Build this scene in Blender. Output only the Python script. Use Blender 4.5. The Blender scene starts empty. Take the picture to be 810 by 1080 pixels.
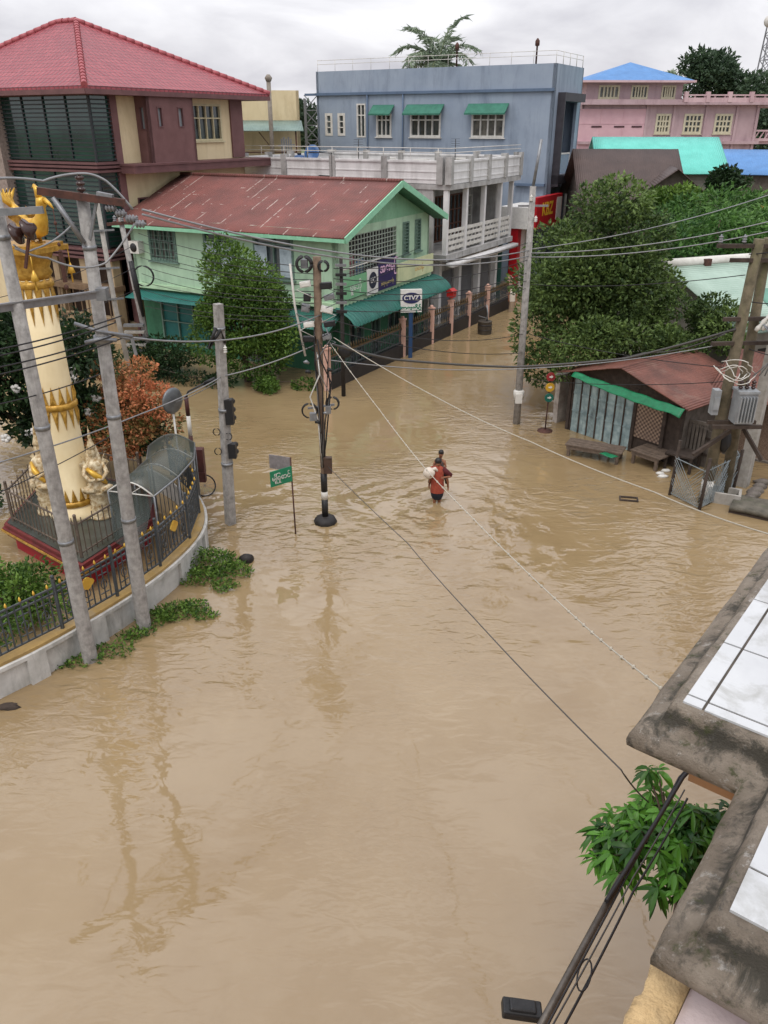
import bpy, bmesh, math, random
import numpy as np
from mathutils import Matrix, Vector, Euler
random.seed(7); RNG = np.random.default_rng(7)
SC = bpy.context.scene; COL = SC.collection
R = math.radians; PI = math.pi

# ---------------------------------------------------------------- survey helpers (metres; eye 10 m above the flood)
PITCH = R(25.9); FOC = 840.0; EYE = 10.0
SP, CP = math.sin(PITCH), math.cos(PITCH)
def _ray(px, py):
    u = (px-405)/FOC; v = (py-540)/FOC
    return u, CP-v*SP, -(SP+v*CP)
def G(px, py, z=0.0):
    d = _ray(px, py); t = (z-EYE)/d[2]
    return Vector((d[0]*t, d[1]*t, z))
def D(px, py, Y):
    d = _ray(px, py); t = Y/d[1]
    return Vector((d[0]*t, Y, EYE+d[2]*t))

# ---------------------------------------------------------------- colours and materials
def lin(h):
    h = h.lstrip('#'); o = []
    for i in (0, 2, 4):
        c = int(h[i:i+2], 16)/255
        o.append(c/12.92 if c <= .04045 else ((c+.055)/1.055)**2.4)
    return (*o, 1)
def scl(c, k): return (c[0]*k, c[1]*k, c[2]*k, 1)
class NT:
    def __init__(s, name):
        s.m = bpy.data.materials.new(name); s.m.use_nodes = True
        s.t = s.m.node_tree; s.b = s.t.nodes['Principled BSDF']; s.out = s.t.nodes['Material Output']
        s.tc = None
    def n(s, typ, **kw):
        o = s.t.nodes.new(typ)
        for k, v in kw.items():
            if isinstance(k, str) and k.startswith('i_'):
                key = k[2:]
                key = int(key) if key.isdigit() else key.replace('_', ' ')
                o.inputs[key].default_value = v
            else: setattr(o, k, v)
        return o
    def l(s, a, b): s.t.links.new(a, b)
    def coord(s, scale=(1, 1, 1), kind='Object'):
        if not s.tc: s.tc = s.n('ShaderNodeTexCoord')
        mp = s.n('ShaderNodeMapping'); mp.inputs['Scale'].default_value = scale
        s.l(s.tc.outputs[kind], mp.inputs['Vector']); return mp.outputs['Vector']
    def noise(s, scale, detail=5, rough=.6, vec=None, sc3=(1, 1, 1), dist=0):
        o = s.n('ShaderNodeTexNoise'); o.inputs['Scale'].default_value = scale; o.inputs['Detail'].default_value = detail
        o.inputs['Roughness'].default_value = rough; o.inputs['Distortion'].default_value = dist
        s.l(vec or s.coord(sc3), o.inputs['Vector']); return o.outputs['Fac']
    def ramp(s, fac, a, b, ca=(0, 0, 0, 1), cb=(1, 1, 1, 1)):
        o = s.n('ShaderNodeValToRGB'); e = o.color_ramp.elements
        e[0].position = a; e[1].position = b; e[0].color = ca; e[1].color = cb
        s.l(fac, o.inputs['Fac']); return o.outputs['Color']
    def mix(s, fac, a, b, blend='MIX'):
        o = s.n('ShaderNodeMix'); o.data_type = 'RGBA'; o.blend_type = blend
        for v, i in ((fac, 0), (a, 6), (b, 7)):
            if isinstance(v, (int, float)): o.inputs[i].default_value = v
            elif isinstance(v, tuple): o.inputs[i].default_value = v
            else: s.l(v, o.inputs[i])
        return o.outputs[2]
    def math(s, op, a, b=None, c=None):
        o = s.n('ShaderNodeMath'); o.operation = op
        for i, v in enumerate((a, b, c)):
            if v is None: continue
            if isinstance(v, (int, float)): o.inputs[i].default_value = v
            else: s.l(v, o.inputs[i])
        return o.outputs[0]
    def bump(s, h, strength=.3, dist=.02):
        o = s.n('ShaderNodeBump'); o.inputs['Strength'].default_value = strength; o.inputs['Distance'].default_value = dist
        s.l(h, o.inputs['Height']); s.l(o.outputs['Normal'], s.b.inputs['Normal']); return o
MATS = {}
def pm(name, c, c2=None, scale=3, rough=.7, bump=.15, bscale=40, stain=None, stain_amt=.5, sscale=1.2, streak=True, metallic=0, spec=.4):
    """painted / plastered / weathered surface: two tones of the thing's own colour, blotchy dirt, fine relief"""
    if name in MATS: return MATS[name]
    if isinstance(c, str): c = lin(c)
    c2 = scl(c, .8) if c2 is None else (lin(c2) if isinstance(c2, str) else c2)
    t = NT(name)
    f = t.ramp(t.noise(scale, 6), .35, .7)
    colr = t.mix(f, c, c2)
    if stain is not None:
        if isinstance(stain, str): stain = lin(stain)
        s1 = t.noise(sscale, 8, .7, sc3=(1, 1, .22) if streak else (1, 1, 1), dist=.4)
        s2 = t.ramp(s1, .5, .72)
        colr = t.mix(t.math('MULTIPLY', s2, stain_amt), colr, stain)
        if streak:
            s3 = t.ramp(t.noise(max(2.5, sscale*3), 4, .6, sc3=(1, 1, .07)), .52, .74)
            colr = t.mix(t.math('MULTIPLY', t.math('MULTIPLY', s3, t.ramp(t.noise(.6, 3), .4, .65)), stain_amt*.6), colr, stain)
    t.l(colr, t.b.inputs['Base Color'])
    t.b.inputs['Roughness'].default_value = rough; t.b.inputs['Metallic'].default_value = metallic
    t.b.inputs['Specular IOR Level'].default_value = spec
    if bump: t.bump(t.noise(bscale, 4), bump, .02)
    MATS[name] = t.m; return t.m
def flat(name, c, rough=.5, metallic=0, spec=.5):
    if name in MATS: return MATS[name]
    return pm(name, c, scale=6, rough=rough, bump=0, metallic=metallic, spec=spec)

# ---------------------------------------------------------------- mesh builder
class MB:
    def __init__(s): s.v = []; s.f = []; s.mi = []; s.sm = []
    def _add(s, vs, fs, M=None, mi=0, sm=False):
        o = len(s.v)
        if M is not None: vs = [M @ Vector(v) for v in vs]
        s.v += [tuple(v) for v in vs]; s.f += [tuple(i+o for i in f) for f in fs]
        s.mi += [mi]*len(fs); s.sm += [sm]*len(fs)
        return s
    def box(s, x0, x1, y0, y1, z0, z1, M=None, mi=0):
        vs = [(x0,y0,z0),(x1,y0,z0),(x1,y1,z0),(x0,y1,z0),(x0,y0,z1),(x1,y0,z1),(x1,y1,z1),(x0,y1,z1)]
        return s._add(vs, [(0,3,2,1),(4,5,6,7),(0,1,5,4),(1,2,6,5),(2,3,7,6),(3,0,4,7)], M, mi)
    def prism(s, poly, z0, z1, M=None, mi=0):
        n = len(poly); vs = [(p[0],p[1],z0) for p in poly]+[(p[0],p[1],z1) for p in poly]
        fs = [tuple(range(n-1,-1,-1)), tuple(range(n,2*n))]+[(i,(i+1)%n,(i+1)%n+n,i+n) for i in range(n)]
        return s._add(vs, fs, M, mi)
    def loft(s, rings, cap=True, M=None, mi=0, sm=True, close=True):
        n = len(rings[0]); vs = [p for r in rings for p in r]; fs = []
        for k in range(len(rings)-1):
            for i in range(n if close else n-1):
                j = (i+1)%n; fs.append((k*n+i,k*n+j,(k+1)*n+j,(k+1)*n+i))
        s._add(vs, fs, M, mi, sm)
        if cap and close:
            o = len(s.v)-len(vs)
            s.f += [tuple(o+i for i in range(n-1,-1,-1)), tuple(o+(len(rings)-1)*n+i for i in range(n))]
            s.mi += [mi,mi]; s.sm += [False,False]
        return s
    def tube(s, pts, r, n=8, M=None, mi=0, sm=True, cap=True):
        pts = [Vector(p) for p in pts]; m = len(pts)
        rs = r if isinstance(r, (list,tuple)) else [r]*m
        rings = []; ref = None
        for k in range(m):
            d = (pts[min(k+1,m-1)]-pts[max(k-1,0)]).normalized()
            if ref is None: ref = Vector((0,0,1)) if abs(d.z) < .9 else Vector((1,0,0))
            a = d.cross(ref)
            if a.length < 1e-5: a = d.cross(Vector((1,0,0)))
            a.normalize(); b = d.cross(a).normalized(); ref = -b if False else ref
            rings.append([pts[k]+(a*math.cos(2*PI*i/n)+b*math.sin(2*PI*i/n))*rs[k] for i in range(n)])
        return s.loft(rings, cap, M, mi, sm)
    def bar(s, p0, p1, w, h=None, M=None, mi=0):
        h = h or w; p0 = Vector(p0); p1 = Vector(p1); d = (p1-p0); L = d.length
        if L < 1e-6: return s
        z = d/L; ref = Vector((0,0,1)) if abs(z.z) < .95 else Vector((1,0,0))
        x = z.cross(ref).normalized(); y = z.cross(x)   # x sideways (w), y up/down (h)
        T = Matrix((( *x,0),( *y,0),( *z,0),(0,0,0,1))).transposed(); T.translation = p0
        if M is not None: T = M @ T
        return s.box(-w/2,w/2,-h/2,h/2,0,L,T,mi)
    def lathe(s, prof, n=20, c=(0,0), M=None, mi=0, sm=True, sx=1, sy=1):
        rings = [[(c[0]+r*sx*math.cos(2*PI*i/n), c[1]+r*sy*math.sin(2*PI*i/n), z) for i in range(n)] for r,z in prof]
        return s.loft(rings, True, M, mi, sm)
    def ell(s, c, rx, ry, rz, n=10, m=7, M=None, mi=0, jit=0):
        rings = []
        for k in range(m+1):
            a = -PI/2+PI*k/m; q = max(math.cos(a), .02)
            rings.append([(c[0]+rx*q*math.cos(2*PI*i/n)*(1+jit*random.uniform(-1,1)), c[1]+ry*q*math.sin(2*PI*i/n)*(1+jit*random.uniform(-1,1)), c[2]+rz*math.sin(a)) for i in range(n)])
        return s.loft(rings, True, M, mi, True)
    def quad(s, *p, M=None, mi=0): return s._add(list(p), [tuple(range(len(p)))], M, mi)
    def sheet(s, fn, nu, nv, thick=0, mi=0, sm=True, M=None):
        """parametric sheet fn(u,v)->xyz; thick>0 makes a closed slab downwards"""
        vs = [fn(i/nu, j/nv) for j in range(nv+1) for i in range(nu+1)]
        fs = [(j*(nu+1)+i, j*(nu+1)+i+1, (j+1)*(nu+1)+i+1, (j+1)*(nu+1)+i) for j in range(nv) for i in range(nu)]
        if thick:
            N = len(vs); vs += [(x,y,z-thick) for x,y,z in vs]; fs += [tuple(N+i for i in reversed(f)) for f in fs[:nu*nv]]
            ed = [i for i in range(nu+1)]+[j*(nu+1)+nu for j in range(1,nv+1)]+[nv*(nu+1)+i for i in range(nu-1,-1,-1)]+[j*(nu+1) for j in range(nv-1,0,-1)]
            for a,b in zip(ed, ed[1:]+ed[:1]): fs.append((b,a,a+N,b+N))
        return s._add(vs, fs, M, mi, sm)
    def build(s, name, mat, parent=None, bevel=0, smooth=None):
        me = bpy.data.meshes.new(name); me.from_pydata(s.v, [], s.f); me.update()
        for m in (mat if isinstance(mat,(list,tuple)) else [mat]): me.materials.append(m)
        me.polygons.foreach_set('material_index', s.mi)
        me.polygons.foreach_set('use_smooth', s.sm if smooth is None else [smooth]*len(s.f))
        o = bpy.data.objects.new(name, me); COL.objects.link(o)
        if parent: o.parent = parent
        if bevel:
            b = o.modifiers.new('edge','BEVEL'); b.width = bevel; b.segments = 2; b.limit_method = 'ANGLE'
        return o
def tag(o, label=None, cat=None, group=None, kind=None):
    if label: o['label'] = label
    if cat: o['category'] = cat
    if group: o['group'] = group
    if kind: o['kind'] = kind
    return o
def thing(name, label, cat, loc=(0,0,0), rz=0, group=None):
    o = bpy.data.objects.new(name, None); COL.objects.link(o)
    o.location = loc; o.rotation_euler = (0,0,rz); o.empty_display_size = .3
    return tag(o, label, cat, group)
def dup(o, parent=None):
    c = o.copy(); COL.objects.link(c)
    if parent: c.parent = parent
    for ch in list(o.children): dup(ch, c)
    return c
def text_mesh(name, s, size, mat, parent, M, align='CENTER', depth=.004, sx=1, bold=0):
    cu = bpy.data.curves.new(name, 'FONT'); cu.body = s; cu.size = size; cu.align_x = align; cu.align_y = 'CENTER'; cu.extrude = depth; cu.offset = bold
    o = bpy.data.objects.new(name+'_tmp', cu); COL.objects.link(o)
    dg = bpy.context.evaluated_depsgraph_get(); dg.update()
    me = bpy.data.meshes.new_from_object(o.evaluated_get(dg)); bpy.data.objects.remove(o); bpy.data.curves.remove(cu)
    me.transform(Matrix.Diagonal((sx,1,1,1))); me.transform(M); me.materials.clear(); me.materials.append(mat)
    ob = bpy.data.objects.new(name, me); COL.objects.link(ob)
    if parent: ob.parent = parent
    return ob
def textM(o, u, up):   # text plane: x along u, y along up
    u = Vector(u).normalized(); up = Vector(up).normalized(); n = u.cross(up)
    M = Matrix(((*u,0),(*up,0),(*n,0),(0,0,0,1))).transposed(); M.translation = Vector(o); return M

# wall frames in a building's own axes: u runs left to right seen from outside, n points outward
def frame(o, side):
    u, n = {'S':((1,0,0),(0,-1,0)), 'W':((0,-1,0),(-1,0,0)), 'E':((0,1,0),(1,0,0)), 'N':((-1,0,0),(0,1,0))}[side]
    M = Matrix(((*u,0),(*n,0),(0,0,1,0),(0,0,0,1))).transposed(); M.translation = Vector(o); return M
PANES = []
def wall(parent, M, u0, u1, w0, w1, holes, mat, t=.2, name='wall', mb=None):
    own = mb is None; mb = mb or MB()
    us = sorted({u0,u1,*[h[0] for h in holes],*[h[1] for h in holes]}); ws = sorted({w0,w1,*[h[2] for h in holes],*[h[3] for h in holes]})
    us = [a for a in us if u0-1e-6 <= a <= u1+1e-6]; ws = [a for a in ws if w0-1e-6 <= a <= w1+1e-6]
    nu, nw = len(us)-1, len(ws)-1
    def solid(i,j):
        if not (0 <= i < nu and 0 <= j < nw): return False
        cu, cw = (us[i]+us[i+1])/2, (ws[j]+ws[j+1])/2
        return not any(h[0] < cu < h[1] and h[2] < cw < h[3] for h in holes)
    for i in range(nu):
        for j in range(nw):
            if not solid(i,j): continue
            a,b,c,d = us[i],us[i+1],ws[j],ws[j+1]
            mb.quad((a,0,c),(b,0,c),(b,0,d),(a,0,d), M=M); mb.quad((b,-t,c),(a,-t,c),(a,-t,d),(b,-t,d), M=M)
            if not solid(i-1,j): mb.quad((a,-t,c),(a,0,c),(a,0,d),(a,-t,d), M=M)
            if not solid(i+1,j): mb.quad((b,0,c),(b,-t,c),(b,-t,d),(b,0,d), M=M)
            if not solid(i,j-1): mb.quad((a,-t,c),(b,-t,c),(b,0,c),(a,0,c), M=M)
            if not solid(i,j+1): mb.quad((a,0,d),(b,0,d),(b,-t,d),(a,-t,d), M=M)
    return mb.build(name, mat, parent) if own else mb
def window(parent, M, u0, u1, w0, w1, cols, rows, fmat, gmat, bar=.05, fr=.08, trans=None, proud=.03, back=.14, sill=True, name='window'):
    mb = MB(); B = lambda a,b,c,d,n0=-.1,n1=proud: mb.box(a,b,n0,n1,c,d,M)
    e = .003
    B(u0+e,u0+fr,w0+e,w1-e); B(u1-fr,u1-e,w0+e,w1-e); B(u0+fr,u1-fr,w1-fr,w1-e); B(u0+fr,u1-fr,w0+e,w0+fr)
    for i in range(1,cols):
        x = u0+fr+(u1-u0-2*fr)*i/cols; B(x-bar/2,x+bar/2,w0+fr,w1-fr,-.09,proud-.012)
    zs = [w0+fr+(w1-w0-2*fr)*j/rows for j in range(1,rows)] if trans is None else [w0+(w1-w0)*q for q in trans]
    for z in zs: B(u0+fr,u1-fr,z-bar/2,z+bar/2,-.085,proud-.016)
    if sill: mb.box(u0-.08,u1+.08,.002,.12,w0-.07,w0-.003,M)
    f = mb.build(name, fmat, parent)
    p = MB(); p.box(u0+fr*.5,u1-fr*.5,-back+.0,-back+.02+.02,w0+fr*.5,w1-fr*.5,M); p.build('pane', random.choice(PANES) if PANES and gmat.name == 'dark_glass' else gmat, f)
    return f
EXPO = 0.3
WAT_A, WAT_B = '#877252', '#958160'
WAVE_H = .075
RINGS = [(1.56,21.2,.55,1.8,9.0),(-4.2,19.6,.3,1.6,8.0),(-1.6,19.8,.25,1.4,9.0),(2.6,19.3,.35,2.0,7.0),(3.2,17.5,.25,2.2,6.0)]
# ---------------------------------------------------------------- camera, sky, sun
cam = bpy.data.objects.new('camera', bpy.data.cameras.new('camera')); COL.objects.link(cam)
cam.location = (0,0,EYE); cam.rotation_euler = (PI/2-PITCH,0,0)
cam.data.sensor_fit = 'VERTICAL'; cam.data.sensor_height = 36; cam.data.lens = 36*FOC/1080
cam.data.clip_start = .05; cam.data.clip_end = 6000; SC.camera = cam
SC.view_settings.view_transform = 'Standard'; SC.view_settings.look = 'None'; SC.view_settings.gamma = 1
SC.view_settings.exposure = EXPO
SUN_EL, SUN_AZ = R(62), R(200)
w = bpy.data.worlds.new('World'); SC.world = w; w.use_nodes = True
nt = w.node_tree; bg = nt.nodes['Background']; bg.inputs['Strength'].default_value = .1
def wn(t, **k):
    o = nt.nodes.new(t)
    for a,b in k.items(): setattr(o,a,b)
    return o
sky = wn('ShaderNodeTexSky', sky_type='NISHITA', sun_disc=False); sky.sun_elevation = SUN_EL; sky.sun_rotation = SUN_AZ
sky.air_density = 1.5; sky.dust_density = 4
tc = wn('ShaderNodeTexCoord')
mp = wn('ShaderNodeMapping'); mp.inputs['Scale'].default_value = (1.6,1.6,5.5); nt.links.new(tc.outputs['Generated'], mp.inputs['Vector'])
no = wn('ShaderNodeTexNoise'); no.inputs['Scale'].default_value = 2.3; no.inputs['Detail'].default_value = 7; no.inputs['Roughness'].default_value = .52; no.inputs['Distortion'].default_value = .5
nt.links.new(mp.outputs['Vector'], no.inputs['Vector'])
cr = wn('ShaderNodeValToRGB'); e = cr.color_ramp.elements
e[0].position = .36; e[0].color = (4.7,4.65,5.2,1); e[1].position = .64; e[1].color = (8.3,8.25,8.6,1)
nt.links.new(no.outputs['Fac'], cr.inputs['Fac'])
sep = wn('ShaderNodeSeparateXYZ'); nt.links.new(tc.outputs['Generated'], sep.inputs[0])
mr = wn('ShaderNodeMapRange'); mr.inputs[1].default_value = .05; mr.inputs[2].default_value = .85; mr.inputs[3].default_value = 1.0; mr.inputs[4].default_value = 1.95
nt.links.new(sep.outputs[2], mr.inputs[0])
ml = wn('ShaderNodeMix', data_type='RGBA', blend_type='MULTIPLY'); ml.inputs[0].default_value = 1
nt.links.new(cr.outputs[0], ml.inputs[6]); nt.links.new(mr.outputs[0], ml.inputs[7])
mx = wn('ShaderNodeMix', data_type='RGBA'); mx.inputs[0].default_value = .9
nt.links.new(sky.outputs[0], mx.inputs[6]); nt.links.new(ml.outputs[2], mx.inputs[7]); nt.links.new(mx.outputs[2], bg.inputs['Color'])
sl = bpy.data.lights.new('sun','SUN'); sl.energy = 1.1; sl.angle = R(25); sl.color = (1,.96,.9)
so = bpy.data.objects.new('sun', sl); COL.objects.link(so)
sd = Vector((math.sin(SUN_AZ)*math.cos(SUN_EL), math.cos(SUN_AZ)*math.cos(SUN_EL), math.sin(SUN_EL)))
so.rotation_euler = sd.to_track_quat('Z','Y').to_euler(); so.location = (0,0,60)

# ---------------------------------------------------------------- special materials
def leaf_mat(name, dark, light, trans=.25, rough=.5):
    if name in MATS: return MATS[name]
    t = NT(name); a = t.n('ShaderNodeAttribute', attribute_name='tone')
    o = t.n('ShaderNodeValToRGB'); e = o.color_ramp.elements
    e[0].color = lin(dark); e[1].color = lin(light); e[0].position = .05; e[1].position = .95
    t.l(a.outputs['Fac'], o.inputs['Fac']); t.l(o.outputs[0], t.b.inputs['Base Color'])
    t.b.inputs['Roughness'].default_value = rough; t.b.inputs['Specular IOR Level'].default_value = .3
    tr = t.n('ShaderNodeBsdfTranslucent'); t.l(o.outputs[0], tr.inputs['Color'])
    ms = t.n('ShaderNodeMixShader'); ms.inputs[0].default_value = trans
    t.l(t.b.outputs[0], ms.inputs[1]); t.l(tr.outputs[0], ms.inputs[2]); t.l(ms.outputs[0], t.out.inputs['Surface'])
    MATS[name] = t.m; return t.m
def leaf_mesh(name, P, N, size, mat, tone, parent=None, aspect=.45, bend=.2):
    """P: leaf positions, N: direction each leaf points along; every leaf is a folded blade of two quads"""
    n = len(P); N = N/np.linalg.norm(N,axis=1,keepdims=True)
    rnd = RNG.normal(size=(n,3)); S = np.cross(N,rnd); S /= np.linalg.norm(S,axis=1,keepdims=True)+1e-9
    U = np.cross(S,N); L = (size*RNG.uniform(.5,1.45,n))[:,None]; W = L*aspect
    base = P; tip = P+N*L-U*L*bend; mid = P+N*L*.5+U*L*.08
    a = mid+S*W*.5-U*W*.2; b = mid-S*W*.5-U*W*.2
    V = np.stack([base,a,tip,b,mid],1).reshape(-1,3)
    k = np.arange(n)*5
    F = np.concatenate([np.stack([k,k+1,k+4],1),np.stack([k+1,k+2,k+4],1),np.stack([k+2,k+3,k+4],1),np.stack([k+3,k,k+4],1)])
    me = bpy.data.meshes.new(name); me.from_pydata(V.tolist(),[],F.tolist()); me.update(); me.materials.append(mat)
    at = me.attributes.new('tone','FLOAT','POINT'); at.data.foreach_set('value', np.repeat(np.clip(tone,0,1),5).astype(np.float32))
    o = bpy.data.objects.new(name, me); COL.objects.link(o)
    if parent: o.parent = parent
    return o
def blade_mesh(name, P, N, size, mat, tone, parent=None, width=.06):
    """long oblong leaves that arch over: three cross ribs and a tip"""
    n=len(P); N=N/np.linalg.norm(N,axis=1,keepdims=True); Z=np.tile([0,0,1.],(n,1)); S=np.cross(N,Z)+RNG.normal(size=(n,3))*.25; S/=np.linalg.norm(S,axis=1,keepdims=True)
    L=(size*RNG.uniform(.6,1.35,n))[:,None]; W=width*RNG.uniform(.8,1.2,n)[:,None]; dn=np.array([0,0,-1.])
    q=lambda f,dr: P+N*L*f+dn*L*dr
    V=[q(0,0)]
    for f,dr,w in ((.22,.0,.75),(.5,.06,1.0),(.78,.2,.72)): c=q(f,dr); V+=[c+S*W*w*.5+dn*W*-.12,c,c-S*W*w*.5+dn*W*-.12]
    V+=[q(.98,.38)]; V=np.stack(V,1).reshape(-1,3); k=np.arange(n)*11; F=[]
    for a in ((0,1,2),(0,2,3)): F.append(np.stack([k+i for i in a],1))
    Q=[]
    for r in (1,4):
        Q+=[np.stack([k+r,k+r+3,k+r+4,k+r+1],1),np.stack([k+r+1,k+r+4,k+r+5,k+r+2],1)]
    for a in ((7,10,8),(8,10,9)): F.append(np.stack([k+i for i in a],1))
    me=bpy.data.meshes.new(name); me.from_pydata(V.tolist(),[],np.concatenate(F).tolist()+np.concatenate(Q).tolist()); me.update(); me.materials.append(mat)
    at=me.attributes.new('tone','FLOAT','POINT'); at.data.foreach_set('value',np.repeat(np.clip(tone,0,1),11).astype(np.float32)); me.polygons.foreach_set('use_smooth',[True]*len(me.polygons))
    o=bpy.data.objects.new(name,me); COL.objects.link(o)
    if parent: o.parent=parent
    return o
def crown_points(blobs, n, shell=.55):
    """leaf spots through a set of uneven ellipsoid clumps [(c, (rx,ry,rz))]; denser near each clump's rim"""
    vol = np.array([b[1][0]*b[1][1]+b[1][1]*b[1][2]+b[1][0]*b[1][2] for b in blobs]); cnt = RNG.multinomial(n, vol/vol.sum())
    P=[];N=[];T=[]
    for (c,r),m in zip(blobs,cnt):
        d = RNG.normal(size=(m,3)); d /= np.linalg.norm(d,axis=1,keepdims=True)
        q = RNG.uniform(shell**3,1.12,size=m)**(1/3)
        P.append(np.array(c)+d*q[:,None]*np.array(r)); N.append(d+RNG.normal(size=(m,3))*.7+np.array([0,0,.15]))
        T.append(np.full(m,RNG.uniform(.25,.75))+RNG.normal(size=m)*.2)
    return np.concatenate(P),np.concatenate(N),np.concatenate(T)
def blobs_in(c, r, k, br, lo=-1, seed=None):
    """k clumps scattered over the envelope ellipsoid c,r"""
    out=[]
    for i in range(k):
        while True:
            d = RNG.normal(size=3); d/=np.linalg.norm(d)
            if d[2] > lo: break
        q = RNG.uniform(.35,1)**.6
        s = br*RNG.uniform(.65,1.3)
        out.append((tuple(np.array(c)+d*q*(np.array(r)-s*.6)), (s*RNG.uniform(.8,1.3),s*RNG.uniform(.8,1.3),s*RNG.uniform(.6,.95))))
    return out
BARK = pm('bark','#5c4f42','#3d332a',scale=6,rough=.9,bump=.6,bscale=30)
def tree(name, label, cat, base, trunk_h, r0, blobs, n, lsize, lm, group=None, aspect=.5, bark=None, tw=None):
    t = thing(name, label, cat, base, 0, group); b = Vector(base)
    mb = MB(); top = Vector((0,0,trunk_h)); lean = Vector((random.uniform(-.2,.2),random.uniform(-.2,.2),0))
    mb.tube([(0,0,-.3),(0,0,.05),lean*.4+top*.5,lean+top],[r0*1.25,r0*1.1,r0*.85,r0*.7],9)
    for (c,r) in blobs[:14]:
        c = Vector(c)-b; s = lean*.7+top*random.uniform(.6,1)
        m1 = s.lerp(c,.5)+Vector((0,0,.1)); mb.tube([s,m1,c],[r0*.45,r0*.28,r0*.1],6)
    mb.build('trunk', bark or BARK, t)
    P,N,T = crown_points([(tuple(Vector(c)-b),r) for c,r in blobs], n)
    if tw is not None: N = N+np.array(tw)
    leaf_mesh('crown', P, N, lsize, lm, T, t, aspect)
    return t

# muddy flood water with wind ripples, rings round whoever and whatever stands in it
def water_mat():
    t = NT('flood_water'); b = t.b
    c1 = t.noise(.12,4,.55); c2 = t.noise(.9,5,.6,sc3=(1,.5,1))
    f = t.math('ADD', t.math('MULTIPLY',c1,.7), t.math('MULTIPLY',c2,.3))
    t.l(t.ramp(f,.36,.64,lin(WAT_A),lin(WAT_B)), b.inputs['Base Color'])
    b.inputs['Roughness'].default_value = .035; b.inputs['IOR'].default_value = 1.75; b.inputs['Specular IOR Level'].default_value = .5
    # calm / rippled zones
    zone = t.ramp(t.noise(.2,3,.55),.43,.6)
    spy = t.n('ShaderNodeSeparateXYZ'); t.l(t.coord(), spy.inputs[0]); cr_ = t.n('ShaderNodeValToRGB'); t.l(t.math('DIVIDE', spy.outputs[1], 60.0), cr_.inputs['Fac']); e_ = cr_.color_ramp.elements; e_[0].position=.12; e_[0].color=(.12,.12,.12,1); e_[1].position=.55; e_[1].color=(.35,.35,.35,1)
    for p_,v_ in ((.24,.9),(.4,1.0)): q_=e_.new(p_); q_.color=(v_,v_,v_,1)
    zone = t.math('MULTIPLY', zone, cr_.outputs[0])
    rip = t.noise(2.3,2,.45,sc3=(.75,1.6,1),dist=.9)
    fine = t.noise(9.0,2,.5,sc3=(.7,1.5,1),dist=.4)
    swell = t.noise(.5,2,.5,sc3=(1,1.3,1))
    h = t.math('ADD', t.math('MULTIPLY', rip, t.math('ADD', t.math('MULTIPLY',zone,.95), .035)), t.math('MULTIPLY', fine, t.math('MULTIPLY',zone,.16)))
    h = t.math('ADD', h, t.math('MULTIPLY', swell, .35))
    pos = t.coord()
    for (x,y,amp,rng,k) in RINGS:
        vd = t.n('ShaderNodeVectorMath', operation='DISTANCE'); t.l(pos, vd.inputs[0]); vd.inputs[1].default_value = (x,y,0)
        wob = t.math('ADD', vd.outputs['Value'], t.math('MULTIPLY', t.noise(.9,3), 1.5))
        ring = t.math('MULTIPLY', t.math('SINE', t.math('MULTIPLY', wob, k)), t.ramp(t.noise(.7,2),.38,.6))
        fall = t.math('POWER', 2.718, t.math('MULTIPLY', vd.outputs['Value'], -1/rng))
        h = t.math('ADD', h, t.math('MULTIPLY', ring, t.math('MULTIPLY', fall, amp)))
    t.bump(h, 1.0, WAVE_H)
    return t.m
# ---------------------------------------------------------------- ground and flood
mb = MB(); mb.quad((-3000,-300,-.6),(3000,-300,-.6),(3000,5000,-.6),(-3000,5000,-.6))
tag(mb.build('ground', pm('earth','#5d6644','#4a5638',scale=.02,rough=1,bump=0)), kind='structure')
mb = MB(); mb.quad((-160,-40,0),(160,-40,0),(160,170,0),(-160,170,0))
tag(mb.build('flood_water', water_mat()), kind='structure')

CONC = pm('pole_concrete','#a8a5a0','#7f7c78',scale=7,rough=.85,bump=.45,bscale=50,stain='#55524e',stain_amt=.65,sscale=4)
CONC2 = pm('pale_concrete','#a9a59d','#8a867e',scale=4,rough=.9,bump=.3,stain='#55534c',stain_amt=.6,sscale=2)
STEEL = pm('steel_grey','#8f9193','#76787a',scale=8,rough=.45,metallic=.6,bump=.05)
RUSTY = pm('rusty_steel','#5a3a30','#3f2c27',scale=10,rough=.8,bump=.2)
BLACK = flat('black_rubber','#1c1c1d',.55)
PORC = flat('porcelain','#3b2620',.25)
WHITEP = pm('white_paint','#d6d4cd','#c0bdb4',scale=4,rough=.6,bump=.05,stain='#8a867a',stain_amt=.35)
GOLD = pm('gold_paint','#c39a45','#946b22',scale=9,rough=.35,metallic=.35,bump=.35,bscale=26)
GOLDP = pm('bright_gold','#d8b04a','#bf8f2c',scale=6,rough=.3,metallic=.3,bump=.1)
CREAMG = pm('cream_column','#ead9b0','#e0cca0',scale=2,rough=.45,bump=.04,stain='#b79a63',stain_amt=.3)
MAROON = pm('maroon_paint','#6e2a28','#572322',scale=4,rough=.6,bump=.1,stain='#3a2421',stain_amt=.6)
RED = pm('red_paint','#a3212b','#8c1c25',scale=5,rough=.6,bump=.1,stain='#5c1a1c',stain_amt=.4)
DKRAIL = pm('dark_rail','#54595d','#42474a',scale=6,rough=.5,metallic=.3,bump=.05)

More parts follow.
